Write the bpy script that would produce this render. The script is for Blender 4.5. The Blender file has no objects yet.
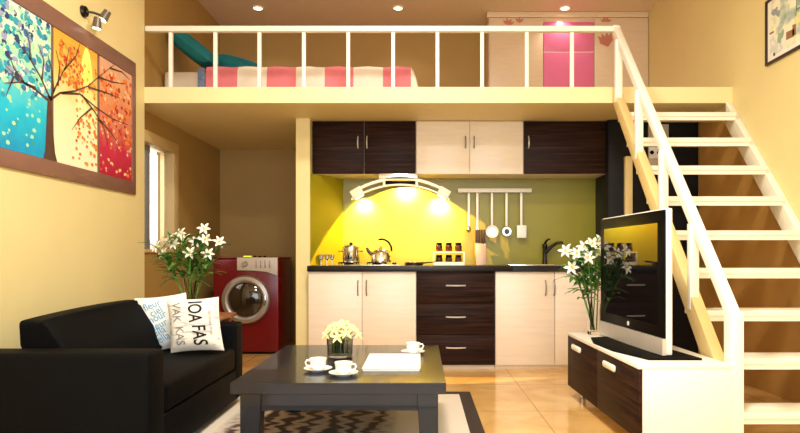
import bpy, bmesh, math, random
from mathutils import Vector, Matrix, Euler
random.seed(7)
PI = math.pi
sc = bpy.context.scene
COL = sc.collection
F = 600.0            # focal length in pixels of the 800 px wide frame
EYE = 1.0

def P(px, py, Y):    # a photograph pixel at depth Y, in metres
    return Vector(((px - 420) * Y / F, Y, EYE + (256 - py) * Y / F))

# ------------------------------------------------------------------ materials
def lin(c):
    r = []
    for v in c:
        v /= 255.0
        r.append(v / 12.92 if v <= 0.04045 else ((v + 0.055) / 1.055) ** 2.4)
    return (r[0], r[1], r[2], 1.0)

def base_mat(name):
    m = bpy.data.materials.new(name)
    m.use_nodes = True
    return m, m.node_tree.nodes, m.node_tree.links, m.node_tree.nodes['Principled BSDF']

def mat(name, c, rough=0.5, metal=0.0, var=0.06, scale=6.0, stretch=(1, 1, 1), coat=0.0, ior=1.5, bump=0.0, spec=0.5):
    """plain surface with a little procedural variation of its colour"""
    m, N, L, b = base_mat(name)
    b.inputs['Roughness'].default_value = rough
    b.inputs['Metallic'].default_value = metal
    b.inputs['Coat Weight'].default_value = coat
    b.inputs['IOR'].default_value = ior
    b.inputs['Specular IOR Level'].default_value = spec
    tc = N.new('ShaderNodeTexCoord'); mp = N.new('ShaderNodeMapping')
    mp.inputs['Scale'].default_value = stretch
    nz = N.new('ShaderNodeTexNoise'); nz.inputs['Scale'].default_value = scale; nz.inputs['Detail'].default_value = 4
    rp = N.new('ShaderNodeValToRGB')
    a = lin(c)
    rp.color_ramp.elements[0].position = 0.3; rp.color_ramp.elements[1].position = 0.7
    rp.color_ramp.elements[0].color = tuple(v * (1 - var) for v in a[:3]) + (1,)
    rp.color_ramp.elements[1].color = tuple(min(1, v * (1 + var)) for v in a[:3]) + (1,)
    L.new(tc.outputs['Object'], mp.inputs['Vector']); L.new(mp.outputs['Vector'], nz.inputs['Vector'])
    L.new(nz.outputs['Fac'], rp.inputs['Fac']); L.new(rp.outputs['Color'], b.inputs['Base Color'])
    if bump:
        bp = N.new('ShaderNodeBump'); bp.inputs['Strength'].default_value = bump; bp.inputs['Distance'].default_value = 0.01
        L.new(nz.outputs['Fac'], bp.inputs['Height']); L.new(bp.outputs['Normal'], b.inputs['Normal'])
    return m

def glass(name, c=(255, 255, 255), rough=0.02):
    m, N, L, b = base_mat(name)
    b.inputs['Base Color'].default_value = lin(c)
    b.inputs['Transmission Weight'].default_value = 1.0
    b.inputs['Roughness'].default_value = rough
    b.inputs['IOR'].default_value = 1.18
    return m

def glow(name, c, s):
    m, N, L, b = base_mat(name)
    b.inputs['Base Color'].default_value = lin(c)
    b.inputs['Emission Color'].default_value = lin(c)
    b.inputs['Emission Strength'].default_value = s
    return m

def gradient(name, stops, z0, z1, rough=0.6, axis=2, wob=0.08):
    """a painted panel: colours change with height"""
    m, N, L, b = base_mat(name)
    b.inputs['Roughness'].default_value = rough
    tc = N.new('ShaderNodeTexCoord'); sp = N.new('ShaderNodeSeparateXYZ')
    nz = N.new('ShaderNodeTexNoise'); nz.inputs['Scale'].default_value = 9; nz.inputs['Detail'].default_value = 5
    mr = N.new('ShaderNodeMapRange'); mr.inputs['From Min'].default_value = z0; mr.inputs['From Max'].default_value = z1
    ad = N.new('ShaderNodeMath'); ad.operation = 'MULTIPLY_ADD'; ad.inputs[1].default_value = wob * 4; 
    sb = N.new('ShaderNodeMath'); sb.operation = 'SUBTRACT'; sb.inputs[1].default_value = wob * 2
    rp = N.new('ShaderNodeValToRGB')
    L.new(tc.outputs['Object'], sp.inputs[0]); L.new(tc.outputs['Object'], nz.inputs['Vector'])
    L.new(sp.outputs[axis], mr.inputs['Value'])
    L.new(nz.outputs['Fac'], ad.inputs[0]); L.new(mr.outputs['Result'], ad.inputs[2])
    L.new(ad.outputs[0], sb.inputs[0]); L.new(sb.outputs[0], rp.inputs['Fac'])
    els = rp.color_ramp.elements
    els[0].position = stops[0][0]; els[0].color = lin(stops[0][1])
    els[1].position = stops[-1][0]; els[1].color = lin(stops[-1][1])
    for p_, c_ in stops[1:-1]:
        e = els.new(p_); e.color = lin(c_)
    L.new(rp.outputs['Color'], b.inputs['Base Color'])
    return m

def floor_mat():
    m, N, L, b = base_mat('polished_tile')
    tc = N.new('ShaderNodeTexCoord'); mp = N.new('ShaderNodeMapping')
    mp.inputs['Location'].default_value = (0.038, 0.13, 0)
    br = N.new('ShaderNodeTexBrick'); br.offset = 0.0; br.squash = 1.0
    br.inputs['Scale'].default_value = 1.0
    br.inputs['Brick Width'].default_value = 0.8; br.inputs['Row Height'].default_value = 0.8
    br.inputs['Mortar Size'].default_value = 0.004; br.inputs['Mortar Smooth'].default_value = 0.2
    br.inputs['Mortar'].default_value = lin((168, 118, 58))
    nz = N.new('ShaderNodeTexNoise'); nz.inputs['Scale'].default_value = 3.0; nz.inputs['Detail'].default_value = 8; nz.inputs['Distortion'].default_value = 1.2
    rp = N.new('ShaderNodeValToRGB')
    rp.color_ramp.elements[0].position = 0.32; rp.color_ramp.elements[0].color = lin((208, 160, 92))
    rp.color_ramp.elements[1].position = 0.68; rp.color_ramp.elements[1].color = lin((228, 188, 122))
    L.new(tc.outputs['Object'], mp.inputs[0]); L.new(mp.outputs[0], br.inputs['Vector'])
    L.new(tc.outputs['Object'], nz.inputs['Vector']); L.new(nz.outputs['Fac'], rp.inputs['Fac'])
    L.new(rp.outputs['Color'], br.inputs['Color1']); L.new(rp.outputs['Color'], br.inputs['Color2'])
    L.new(br.outputs['Color'], b.inputs['Base Color'])
    b.inputs['Roughness'].default_value = 0.14
    return m

def rug_mat():
    m, N, L, b = base_mat('patterned_rug')
    b.inputs['Roughness'].default_value = 0.95
    tc = N.new('ShaderNodeTexCoord'); mp = N.new('ShaderNodeMapping'); mp.inputs['Scale'].default_value = (1.5, 3.2, 1)
    wv = N.new('ShaderNodeTexWave'); wv.inputs['Scale'].default_value = 1.6; wv.inputs['Distortion'].default_value = 9; wv.inputs['Detail'].default_value = 3; wv.inputs['Detail Scale'].default_value = 1.6
    nz = N.new('ShaderNodeTexNoise'); nz.inputs['Scale'].default_value = 2.2
    rp = N.new('ShaderNodeValToRGB'); els = rp.color_ramp.elements
    els[0].position = 0.0; els[0].color = lin((58, 48, 46)); els[1].position = 1.0; els[1].color = lin((176, 160, 140))
    e = els.new(0.33); e.color = lin((74, 54, 48)); e = els.new(0.45); e.color = lin((134, 92, 70)); e = els.new(0.6); e.color = lin((160, 140, 120))
    # the swirls fill the middle field and leave a plain cream margin
    sp = N.new('ShaderNodeSeparateXYZ')
    ax = N.new('ShaderNodeMath'); ax.operation = 'ABSOLUTE'
    mr = N.new('ShaderNodeMapRange'); mr.inputs['From Min'].default_value = 0.42; mr.inputs['From Max'].default_value = 0.52
    mx = N.new('ShaderNodeMix'); mx.data_type = 'RGBA'; mx.inputs['B'].default_value = lin((216, 204, 186))
    L.new(tc.outputs['Object'], mp.inputs[0]); L.new(mp.outputs[0], wv.inputs['Vector'])
    L.new(wv.outputs['Fac'], rp.inputs['Fac']); L.new(tc.outputs['Object'], sp.inputs[0])
    L.new(sp.outputs[0], ax.inputs[0]); L.new(ax.outputs[0], mr.inputs['Value'])
    L.new(mr.outputs['Result'], mx.inputs['Factor']); L.new(rp.outputs['Color'], mx.inputs['A'])
    L.new(mx.outputs['Result'], b.inputs['Base Color'])
    return m

def stripes(name, a, c, freq):
    """fine woven lettering-like rows on cloth"""
    m, N, L, b = base_mat(name)
    b.inputs['Roughness'].default_value = 0.9
    tc = N.new('ShaderNodeTexCoord'); mp = N.new('ShaderNodeMapping'); mp.inputs['Scale'].default_value = (1, 1, 1)
    nz = N.new('ShaderNodeTexNoise'); nz.inputs['Scale'].default_value = freq; nz.inputs['Detail'].default_value = 3
    rp = N.new('ShaderNodeValToRGB')
    rp.color_ramp.elements[0].position = 0.36; rp.color_ramp.elements[0].color = lin(c)
    rp.color_ramp.elements[1].position = 0.44; rp.color_ramp.elements[1].color = lin(a)
    mp.inputs['Scale'].default_value = (0.35, 1.0, 1.6)
    L.new(tc.outputs['Object'], mp.inputs[0]); L.new(mp.outputs[0], nz.inputs['Vector'])
    L.new(nz.outputs['Fac'], rp.inputs['Fac']); L.new(rp.outputs['Color'], b.inputs['Base Color'])
    return m

M = {}
M['cream'] = mat('cream_wall_paint', (229, 213, 155), 0.6, var=0.03, scale=2)
M['ceil'] = mat('ceiling_paint', (226, 204, 176), 0.7, var=0.02, scale=2)
M['tanwall'] = mat('tan_loft_wall', (178, 143, 80), 0.6, var=0.03, scale=2)  # darker tan than the cream walls, for the recessed left and back walls
M['slab'] = mat('loft_paint', (238, 222, 168), 0.5, var=0.02, scale=2)
M['tan'] = mat('tan_post_and_stringer_shade', (226, 200, 140), 0.5, var=0.04)  # stringer's shaded side put into the colour; also colours the cream post
M['olive'] = mat('yellow_green_kitchen_paint', (138, 131, 22), 0.35, var=0.05, scale=3)
M['white'] = mat('white_enamel', (244, 240, 230), 0.35, var=0.015)
M['stairw'] = mat('white_stair_paint', (246, 240, 224), 0.4, var=0.015)
M['doorcream'] = mat('cream_laminate', (230, 216, 198), 0.32, var=0.04, scale=5, stretch=(1, 1, 8))
M['darkwood'] = mat('dark_walnut_laminate', (42, 24, 17), 0.45, var=0.75, scale=5, stretch=(0.5, 0.5, 13), spec=.1)
M['darkstand'] = mat('dark_walnut_stand', (46, 27, 20), 0.5, var=0.75, scale=5, stretch=(0.5, 0.5, 13), spec=.1)
M['worktop'] = mat('black_worktop', (26, 21, 20), 0.3, var=0.15, scale=30, spec=.3)
M['blackcab'] = mat('black_cabinet_lacquer', (20, 18, 19), 0.5, var=0.2, scale=5, stretch=(1, 1, 5), spec=.2)
M['chrome'] = mat('brushed_steel', (205, 205, 205), 0.22, 1.0, var=0.05, scale=30)
M['steel'] = mat('polished_steel', (225, 222, 215), 0.12, 1.0, var=0.04)
M['handle'] = mat('satin_handle_metal', (214, 210, 204), 0.3, 0.35, var=0.03)
M['handledark'] = mat('dull_handle_metal', (140, 130, 118), 0.35, 0.35, var=0.03)
M['darksteel'] = mat('dark_steel', (60, 58, 56), 0.3, 1.0, var=0.1)
M['black'] = mat('black_plastic', (6, 6, 7), 0.35, var=0.1, spec=.06)
M['blackmat'] = mat('black_felt', (8, 8, 9), 0.7, var=0.1, spec=.1)
M['sofa'] = mat('black_sofa_fabric', (6, 6, 8), 0.7, var=0.2, scale=60, bump=0.08, spec=.09)
M['table'] = mat('black_brown_table_lacquer', (16, 24, 36), 0.28, var=0.12, scale=5, stretch=(6, 1, 1), coat=0.35, spec=.35)
M['rug'] = rug_mat()
M['rugedge'] = mat('dark_brown_rug_border', (52, 38, 32), 0.95, var=0.15, scale=60)
M['porcelain'] = mat('white_porcelain', (248, 246, 242), 0.15, var=0.01)
M['paper'] = mat('white_paper', (246, 244, 238), 0.5, var=0.01)
M['red'] = mat('red_enamel', (108, 4, 13), 0.25, var=0.05)
M['machinegrey'] = mat('pale_machine_panel', (200, 186, 170), 0.35, var=0.03)
M['ringgrey'] = mat('silver_door_ring', (160, 150, 140), 0.3, 0.5, var=0.03)
M['lamphead'] = mat('grey_lamp_head', (112, 104, 94), 0.3, 0.6, var=0.03)
M['glassdark'] = mat('dark_door_glass', (40, 30, 20), 0.08, var=0.2, ior=1.7)
M['display'] = glow('green_display', (190, 230, 60), 1.2)
M['floor'] = floor_mat()
M['glass'] = glass('clear_glass')
M['smoke'] = glass('smoky_glass', (190, 195, 190))
M['hoodglass'] = mat('frosted_hood_glass', (236, 232, 200), 0.15, var=0.02)
M['teal'] = mat('teal_cushion_cloth', (10, 112, 120), 0.8, var=0.1, scale=8)
M['pink'] = mat('pink_cotton', (228, 126, 138), 0.85, var=0.05)
M['sheet'] = mat('white_cotton', (238, 226, 212), 0.85, var=0.03)
M['bedbase'] = mat('bed_base_cloth', (226, 212, 192), 0.8, var=0.03)
M['bluecloth'] = mat('blue_striped_cloth', (110, 126, 160), 0.85, var=0.3, scale=30)
M['pinkgloss'] = mat('pink_lacquer', (236, 124, 172), 0.2, var=0.03)
M['wardrobe'] = mat('wardrobe_pale_laminate', (232, 208, 180), 0.35, var=0.04, stretch=(1, 1, 6))
M['decal'] = mat('dusty_red_decal', (204, 128, 112), 0.6)
M['decalstem'] = mat('grey_green_decal', (150, 130, 100), 0.6)
M['frame'] = mat('brown_picture_frame', (128, 92, 78), 0.45, var=0.06)
M['frameblack'] = mat('dark_brown_thin_frame', (40, 26, 20), 0.4)
M['trunk'] = mat('painted_tree_brown', (84, 56, 40), 0.7, var=0.2, scale=20)
M['leaf'] = mat('leaf_green', (104, 150, 66), 0.5, var=0.3, scale=20)
M['leafdark'] = mat('deep_leaf_green', (66, 116, 46), 0.5, var=0.3, scale=20)
M['petal'] = mat('white_lily_petal', (250, 246, 232), 0.6, var=0.02)
M['stamen'] = mat('yellow_stamen', (224, 190, 90), 0.7)
M['posy'] = mat('pale_yellow_petal', (246, 242, 176), 0.6, var=0.06, scale=30)
M['wood'] = mat('light_brown_wood', (150, 96, 58), 0.4, var=0.2, stretch=(1, 8, 1))
M['winframe'] = mat('cream_window_frame', (214, 186, 132), 0.5, var=0.03)
M['jar'] = mat('brown_spice', (70, 34, 18), 0.25, var=0.3, scale=40)
M['jarred'] = mat('red_spice', (196, 60, 24), 0.3, var=0.2, scale=40)
M['knifeblock'] = mat('grey_knife_block', (168, 148, 140), 0.35, var=0.06)
M['pillow'] = mat('white_cushion_cloth', (240, 238, 232), 0.9, var=0.02)
M['pillowtext'] = stripes('cushion_cloth_with_grey_rows', (238, 232, 222), (196, 190, 184), 26)
M['ink'] = mat('black_ink', (18, 18, 20), 0.9)
M['inkgrey'] = mat('grey_ink', (130, 126, 124), 0.9)
M['inkblue'] = mat('blue_ink', (92, 168, 214), 0.9, var=0.25, scale=40)
M['lampglow'] = glow('lit_lamp_glass', (255, 244, 214), 6.0)
M['white_socket'] = mat('white_socket_plastic', (232, 230, 224), 0.35)
M['beigeboard'] = mat('beige_board', (196, 182, 160), 0.5)

# ------------------------------------------------------------------ mesh builder
OFF = {}
class MB:
    def __init__(s): s.bm = bmesh.new()
    def _add(s, t, mi=0):
        for f in t.faces: f.material_index = mi
        me = bpy.data.meshes.new('tmp'); t.to_mesh(me); t.free()
        s.bm.from_mesh(me); bpy.data.meshes.remove(me)
    def box(s, x0, x1, y0, y1, z0, z1, bev=0.0, seg=2, mi=0, rot=None):
        t = bmesh.new(); bmesh.ops.create_cube(t, size=1.0)
        for v in t.verts:
            v.co = Vector(((x0 + x1) / 2 + v.co.x * (x1 - x0), (y0 + y1) / 2 + v.co.y * (y1 - y0), (z0 + z1) / 2 + v.co.z * (z1 - z0)))
        if bev: bmesh.ops.bevel(t, geom=list(t.edges), offset=bev, segments=seg, profile=0.5, affect='EDGES')
        if rot: bmesh.ops.transform(t, matrix=rot, verts=t.verts)
        s._add(t, mi); return s
    def hexa(s, lo, hi, mi=0, bev=0.0, seg=2):
        """lo, hi: four corners each, same winding"""
        t = bmesh.new()
        a = [t.verts.new(p) for p in lo]; b = [t.verts.new(p) for p in hi]
        t.faces.new(a[::-1]); t.faces.new(b)
        n = len(a)
        for i in range(n): t.faces.new((a[i], a[(i + 1) % n], b[(i + 1) % n], b[i]))
        bmesh.ops.recalc_face_normals(t, faces=t.faces)
        if bev: bmesh.ops.bevel(t, geom=list(t.edges), offset=bev, segments=seg, profile=0.5, affect='EDGES')
        s._add(t, mi); return s
    def prism(s, pts, vec, mi=0, bev=0.0):
        v = Vector(vec); return s.hexa([Vector(p) for p in pts], [Vector(p) + v for p in pts], mi, bev)
    def cyl(s, p0, p1, r0, r1=None, seg=16, mi=0):
        p0, p1 = Vector(p0), Vector(p1); r1 = r0 if r1 is None else r1
        t = bmesh.new()
        bmesh.ops.create_cone(t, cap_ends=True, segments=seg, radius1=r0, radius2=r1, depth=(p1 - p0).length)
        q = (p1 - p0).to_track_quat('Z', 'Y').to_matrix().to_4x4()
        bmesh.ops.transform(t, matrix=Matrix.Translation((p0 + p1) / 2) @ q, verts=t.verts)
        s._add(t, mi); return s
    def tube(s, pts, r, seg=8, mi=0, flat=None):
        pts = [Vector(p) for p in pts]; t = bmesh.new(); rings = []
        n = len(pts); rr = r if isinstance(r, (list, tuple)) else [r] * n
        up = None
        for i, p in enumerate(pts):
            d = (pts[min(i + 1, n - 1)] - pts[max(i - 1, 0)]).normalized()
            if up is None:
                up = d.orthogonal().normalized()
            up = (up - d * up.dot(d)).normalized(); sd = d.cross(up)
            rings.append([t.verts.new(p + (up * math.cos(2 * PI * k / seg) + sd * math.sin(2 * PI * k / seg)) * rr[i]) for k in range(seg)])
        for a, b in zip(rings, rings[1:]):
            for k in range(seg): t.faces.new((a[k], a[(k + 1) % seg], b[(k + 1) % seg], b[k]))
        t.faces.new(rings[0][::-1]); t.faces.new(rings[-1])
        bmesh.ops.recalc_face_normals(t, faces=t.faces)
        s._add(t, mi); return s
    def lathe(s, c, prof, seg=24, mi=0, axis=None):
        c = Vector(c); t = bmesh.new(); rings = []
        for r, z in prof:
            if r < 1e-6: rings.append([t.verts.new((0, 0, z))])
            else: rings.append([t.verts.new((r * math.cos(2 * PI * k / seg), r * math.sin(2 * PI * k / seg), z)) for k in range(seg)])
        for a, b in zip(rings, rings[1:]):
            for k in range(seg):
                k2 = (k + 1) % seg
                if len(a) == 1 and len(b) == 1: continue
                if len(a) == 1: t.faces.new((a[0], b[k2], b[k]))
                elif len(b) == 1: t.faces.new((a[k], a[k2], b[0]))
                else: t.faces.new((a[k], a[k2], b[k2], b[k]))
        bmesh.ops.recalc_face_normals(t, faces=t.faces)
        q = Matrix.Identity(4) if axis is None else Vector(axis).to_track_quat('Z', 'Y').to_matrix().to_4x4()
        bmesh.ops.transform(t, matrix=Matrix.Translation(c) @ q, verts=t.verts)
        s._add(t, mi); return s
    def ball(s, c, r, sc_=(1, 1, 1), seg=12, mi=0):
        t = bmesh.new(); bmesh.ops.create_uvsphere(t, u_segments=seg, v_segments=max(6, seg * 2 // 3), radius=r)
        for v in t.verts: v.co = Vector(c) + Vector((v.co.x * sc_[0], v.co.y * sc_[1], v.co.z * sc_[2]))
        s._add(t, mi); return s
    def poly(s, pts, mi=0):
        t = bmesh.new(); t.faces.new([t.verts.new(Vector(p)) for p in pts]); s._add(t, mi); return s
    def cushion(s, sx, sy, sz, n=14, pw=4.0, pinch=0.06, mi=0):
        """puffy cushion about the origin, thickness along y; x, z in -1..1"""
        t = bmesh.new(); side = []
        for sg in (-1, 1):
            g = {}
            for i in range(n + 1):
                for j in range(n + 1):
                    u = -1 + 2 * i / n; w = -1 + 2 * j / n
                    g[i, j] = t.verts.new(cush(u, w, sg, sx, sy, sz, pw, pinch))
            for i in range(n):
                for j in range(n):
                    q = (g[i, j], g[i + 1, j], g[i + 1, j + 1], g[i, j + 1])
                    t.faces.new(q if sg < 0 else q[::-1])
        bmesh.ops.remove_doubles(t, verts=t.verts, dist=1e-5)
        bmesh.ops.recalc_face_normals(t, faces=t.faces)
        s._add(t, mi); return s
    def build(s, name, m, parent=None, smooth=True, local=False, ang=35):
        me = bpy.data.meshes.new(name)
        off = Vector((0, 0, 0))
        if parent is not None and not local: off = OFF.get(parent.name, off)
        if off.length: bmesh.ops.translate(s.bm, vec=-off, verts=s.bm.verts)
        s.bm.to_mesh(me); s.bm.free()
        for mm in (m if isinstance(m, (list, tuple)) else [m]): me.materials.append(mm)
        if smooth:
            for p in me.polygons: p.use_smooth = True
            me.set_sharp_from_angle(angle=math.radians(ang))
        o = bpy.data.objects.new(name, me); COL.objects.link(o)
        if parent is not None:
            o.parent = parent; OFF[o.name] = OFF.get(parent.name, Vector((0, 0, 0))) if not local else Vector((0, 0, 0))
        return o

def cush(u, w, sg, sx, sy, sz, pw, pinch):
    ex = 1 - pinch * (1 - w * w); ez = 1 - pinch * (1 - u * u)
    th = max(0.0, (1 - abs(u) ** pw)) ** 0.55 * max(0.0, (1 - abs(w) ** pw)) ** 0.55
    return Vector((u * sx * ex, sg * sy * th, w * sz * ez))

def B(*a, **k): return MB().box(*a, **k)

def tag(o, label, cat, group=None, kind=None):
    if label: o['label'] = label
    if cat: o['category'] = cat
    if group: o['group'] = group
    if kind: o['kind'] = kind
    return o

def thing(name, label, cat, loc, group=None, rot=(0, 0, 0)):
    o = bpy.data.objects.new(name, None); COL.objects.link(o)
    o.location = loc; o.rotation_euler = rot; o.empty_display_size = 0.1
    OFF[o.name] = Vector(loc)
    return tag(o, label, cat, group)

def dup(root, loc, label=None, rot=None):
    r = root.copy(); COL.objects.link(r); r.location = loc
    if rot is not None: r.rotation_euler = rot
    if label: r['label'] = label
    for ch in list(root.children):
        c = ch.copy(); COL.objects.link(c); c.parent = r
        for g in list(ch.children):
            d = g.copy(); COL.objects.link(d); d.parent = c
    return r

def struct(name, mb, m, smooth=False):
    o = mb.build(name, m, None, smooth); o['kind'] = 'structure'; return o

def recentre(o):
    """put a single-mesh thing's origin at the middle of its base"""
    vs = [v.co for v in o.data.vertices]
    c = Vector(((min(v.x for v in vs) + max(v.x for v in vs)) / 2, (min(v.y for v in vs) + max(v.y for v in vs)) / 2, min(v.z for v in vs)))
    o.data.transform(Matrix.Translation(-c)); o.location = c
    return o

# ------------------------------------------------------------------ the setting
XL, XR, XA = -2.25, 2.55, -2.36        # near left wall, right wall, recessed left wall
YB, YK, YR = 7.08, 5.89, -1.6          # alcove/loft back wall, kitchen back wall, rear wall
H = 3.72
ZL0, ZL1, YL = 2.25, 2.38, 4.90        # loft slab underside, top, front edge

struct('floor', B(XA - .2, XR + .2, YR - .2, YB + .2, -0.1, 0), M['floor'])
struct('ceiling', B(XA - .2, XR + .2, YR - .2, YB + .2, H, H + .1), M['ceil'])
struct('wall_left', B(XL - .2, XL, YR, YL, 0, H), M['cream'])
wy0, wy1, wz0, wz1 = 4.95, 5.83, 1.03, 2.08
w = MB()
w.box(XA - .2, XA, YL, wy0, 0, H); w.box(XA - .2, XA, wy1, YB, 0, H)
w.box(XA - .2, XA, wy0, wy1, 0, wz0); w.box(XA - .2, XA, wy0, wy1, wz1, H)
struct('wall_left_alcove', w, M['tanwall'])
struct('wall_right', B(XR, XR + .2, YR, YB, 0, H), M['cream'])
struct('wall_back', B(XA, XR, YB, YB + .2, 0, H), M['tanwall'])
struct('wall_kitchen', B(-1.0, XR, YK, YK + .1, 0, ZL0), M['olive'])
struct('wall_partition', B(-1.127, -1.0, 5.45, YB, 0, ZL0), M['cream'])
struct('wall_kitchen_corner', MB().prism([(-1.0, 5.47, .915), (-.752, YK, .915), (-1.0, YK, .915)], (0, 0, 1.755 - .915)), M['olive'])
w = MB()   # rear wall behind the camera, with a wide opening added to let in light
w.box(XL - .2, -1.9, YR - .2, YR, 0, H); w.box(2.2, XR + .2, YR - .2, YR, 0, H)
w.box(-1.9, 2.2, YR - .2, YR, 0, .5); w.box(-1.9, 2.2, YR - .2, YR, 2.9, H)
struct('wall_rear', w, M['cream'])
struct('loft_floor', B(XA, XR, YL, YB, ZL0, ZL1), M['slab'])
M['understair'] = mat('ochre_brown_understair', (172, 128, 64), 0.6, var=0.03, scale=2)
struct('understair_sheet', MB().prism([(XR - .006, 2.98, .002), (XR - .006, 5.478, .002), (XR - .006, 5.478, ZL0 - .002), (XR - .006, 4.85, 2.10), (XR - .006, 3.0, .05)], (.005, 0, 0)), M['understair'])  # thin ochre-brown sheet on the right wall, cut below the stringer line

# alcove window
wf = MB(); t = .07
xw0, xw1 = XA - .12, XA + .02
wf.box(xw0, xw1, wy0, wy1, wz1 - .1, wz1, .004); wf.box(xw0, xw1, wy0, wy1, wz0, wz0 + .03, .004)
wf.box(xw0, xw1, wy1 - .12, wy1, wz0 + .03, wz1 - .1, .004); wf.box(xw0, xw1, wy0, wy0 + .05, wz0 + .03, wz1 - .1, .004)
win = wf.build('window_1', M['winframe']); win['kind'] = 'structure'
OFF[win.name] = Vector((0, 0, 0))
sash = MB(); sash.box(XA - .09, XA - .05, 5.27, 5.36, wz0 + .03, wz1 - .1, .004)
sash.build('mullion', mat('blue_grey_mullion', (138, 140, 142), .4), win)
MB().box(XA - .075, XA - .069, wy0 + .05, wy1 - .12, wz0 + .03, wz1 - .1).build('pane', M['glass'], win)

# unseen window frame behind the camera, added around the light opening
wf = MB()
for x in (-1.9, -.55, .8, 2.14): wf.box(x, x + .06, YR - .14, YR - .04, .5, 2.9)
wf.box(-1.84, 2.14, YR - .14, YR - .04, .5, .56); wf.box(-1.84, 2.14, YR - .14, YR - .04, 2.84, 2.9)
rw = wf.build('added_rear_window', M['white']); rw['kind'] = 'structure'

# ------------------------------------------------------------------ loft railing
r = thing('loft_railing', 'white metal railing with thin balusters along the loft edge', 'railing', (-.3, 4.93, ZL1))
ZH = 2.884
MB().box(XL + .0, 1.64, 4.905, 4.955, ZH - .045, ZH, .006).build('handrail', M['white'], r)
for px in (171, 215.6, 259.6, 304, 348.3, 393.2, 437.4, 482, 526.6, 571.7):
    x = (px - 420) * 4.93 / F
    MB().box(x - .015, x + .015, 4.915, 4.945, ZL1, ZH - .05, .003).build('baluster', M['white'], r)

# ------------------------------------------------------------------ staircase
SL = 1.17
st = thing('staircase', 'white open-tread staircase climbing the right wall to the loft', 'staircase', (2.05, 4.0, 0))
def zline(Y): return 2.256 + SL * (Y - 4.9)
def stringer(x0, x1, lo, hi, m, y1=4.899, y0=None):
    yb = 4.9 + (-lo - 2.256) / SL; yt = 4.9 + (-hi - 2.256) / SL     # where the lower and upper edges meet the floor
    if y0: pts = [(x0, y0, zline(y0) + hi), (x0, y0, zline(y0) + lo), (x0, y1, zline(y1) + lo), (x0, y1, min(zline(y1) + hi, 2.38))]
    else: pts = [(x0, yt, 0), (x0, yb, 0), (x0, y1, zline(y1) + lo), (x0, y1, min(zline(y1) + hi, 2.38))]
    MB().prism(pts, (x1 - x0, 0, 0), bev=.003).build('stringer', m, st)
stringer(1.57, 1.634, -.0, .18, M['tan'], y0=3.09)
stringer(2.495, 2.549, -.19, .0, M['stairw'])
C = 2.642
for i in range(9):
    Y = C * (1.7925 - .0785 * i); z = 2.137 - .2426 * i
    MB().box(1.632, 2.498, Y, Y + .212, z - .034, z, .004).box(1.632, 2.498, Y + .012, Y + .03, z - .062, z - .034).build('tread', M['stairw'], st)
def zrail(Y): return 2.872 + SL * (Y - 4.904)
ya, yb = 3.067, 4.93
hr = MB(); hw = .028
lo = [(1.61 - hw, ya, zrail(ya) - .085), (1.61 + hw, ya, zrail(ya) - .085), (1.61 + hw, yb, zrail(yb) - .085), (1.61 - hw, yb, zrail(yb) - .085)]
hi = [(a, b, c + .085) for a, b, c in lo]
hr.hexa(lo, hi, bev=.006).build('handrail', M['white'], st)
MB().box(1.605 - .034, 1.605 + .034, ya - .035, ya + .04, 0, zrail(ya) - .005, .006).build('newel_post', M['white'], st)
for Y in (4.82, 4.37, 3.93, 3.5):
    MB().box(1.566, 1.62, Y - .02, Y + .02, zline(Y) + .07, zrail(Y) - .04, .003).build('baluster', M['white'], st)

# ------------------------------------------------------------------ tall black cabinet under the stairs
XC = 1.722
tc_ = thing('tall_cabinet', 'tall black cabinet behind the staircase, right of the wall cupboards', 'cabinet', (2.13, 5.6, 0))
MB().box(XC, XR - .004, 5.5, YK - .002, 0, ZL0 - .004, .002).build('body', M['blackcab'], tc_)
MB().box(XC + .004, 2.12, 5.48, 5.5, .06, ZL0 - .01, .003).build('door', M['blackcab'], tc_)
MB().box(2.126, XR - .008, 5.48, 5.5, .06, ZL0 - .01, .003).build('door', M['blackcab'], tc_)
MB().box(1.86, 1.925, 5.43, 5.478, 0, 1.905, .003).build('cream_post', M['tan'], tc_)
bb = MB().box(2.08, 2.265, 5.462, 5.479, 1.74, 2.2, .003).build('backing_board', M['beigeboard'], tc_)
so = thing('socket_plate', 'white double socket plate seen between the upper stair treads', 'socket', (2.13, 5.45, 1.95))
MB().box(2.082, 2.196, 5.447, 5.461, 1.885, 1.995, .004).build('plate', M['white_socket'], so)
for x in (2.105, 2.168): MB().cyl((x, 5.4472, 1.94), (x, 5.443, 1.94), .018).build('socket', M['black'], so)

# ------------------------------------------------------------------ kitchen
def handle(mb, x, y, z0, z1):      # vertical bow handle
    n = 7; pts = []
    for k in range(n + 1):
        a = k / n; pts.append((x, y - .028 * math.sin(PI * a) ** .6 if 0 < a < 1 else y, z0 + (z1 - z0) * a))
    return mb.tube(pts, .006, 6)

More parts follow.
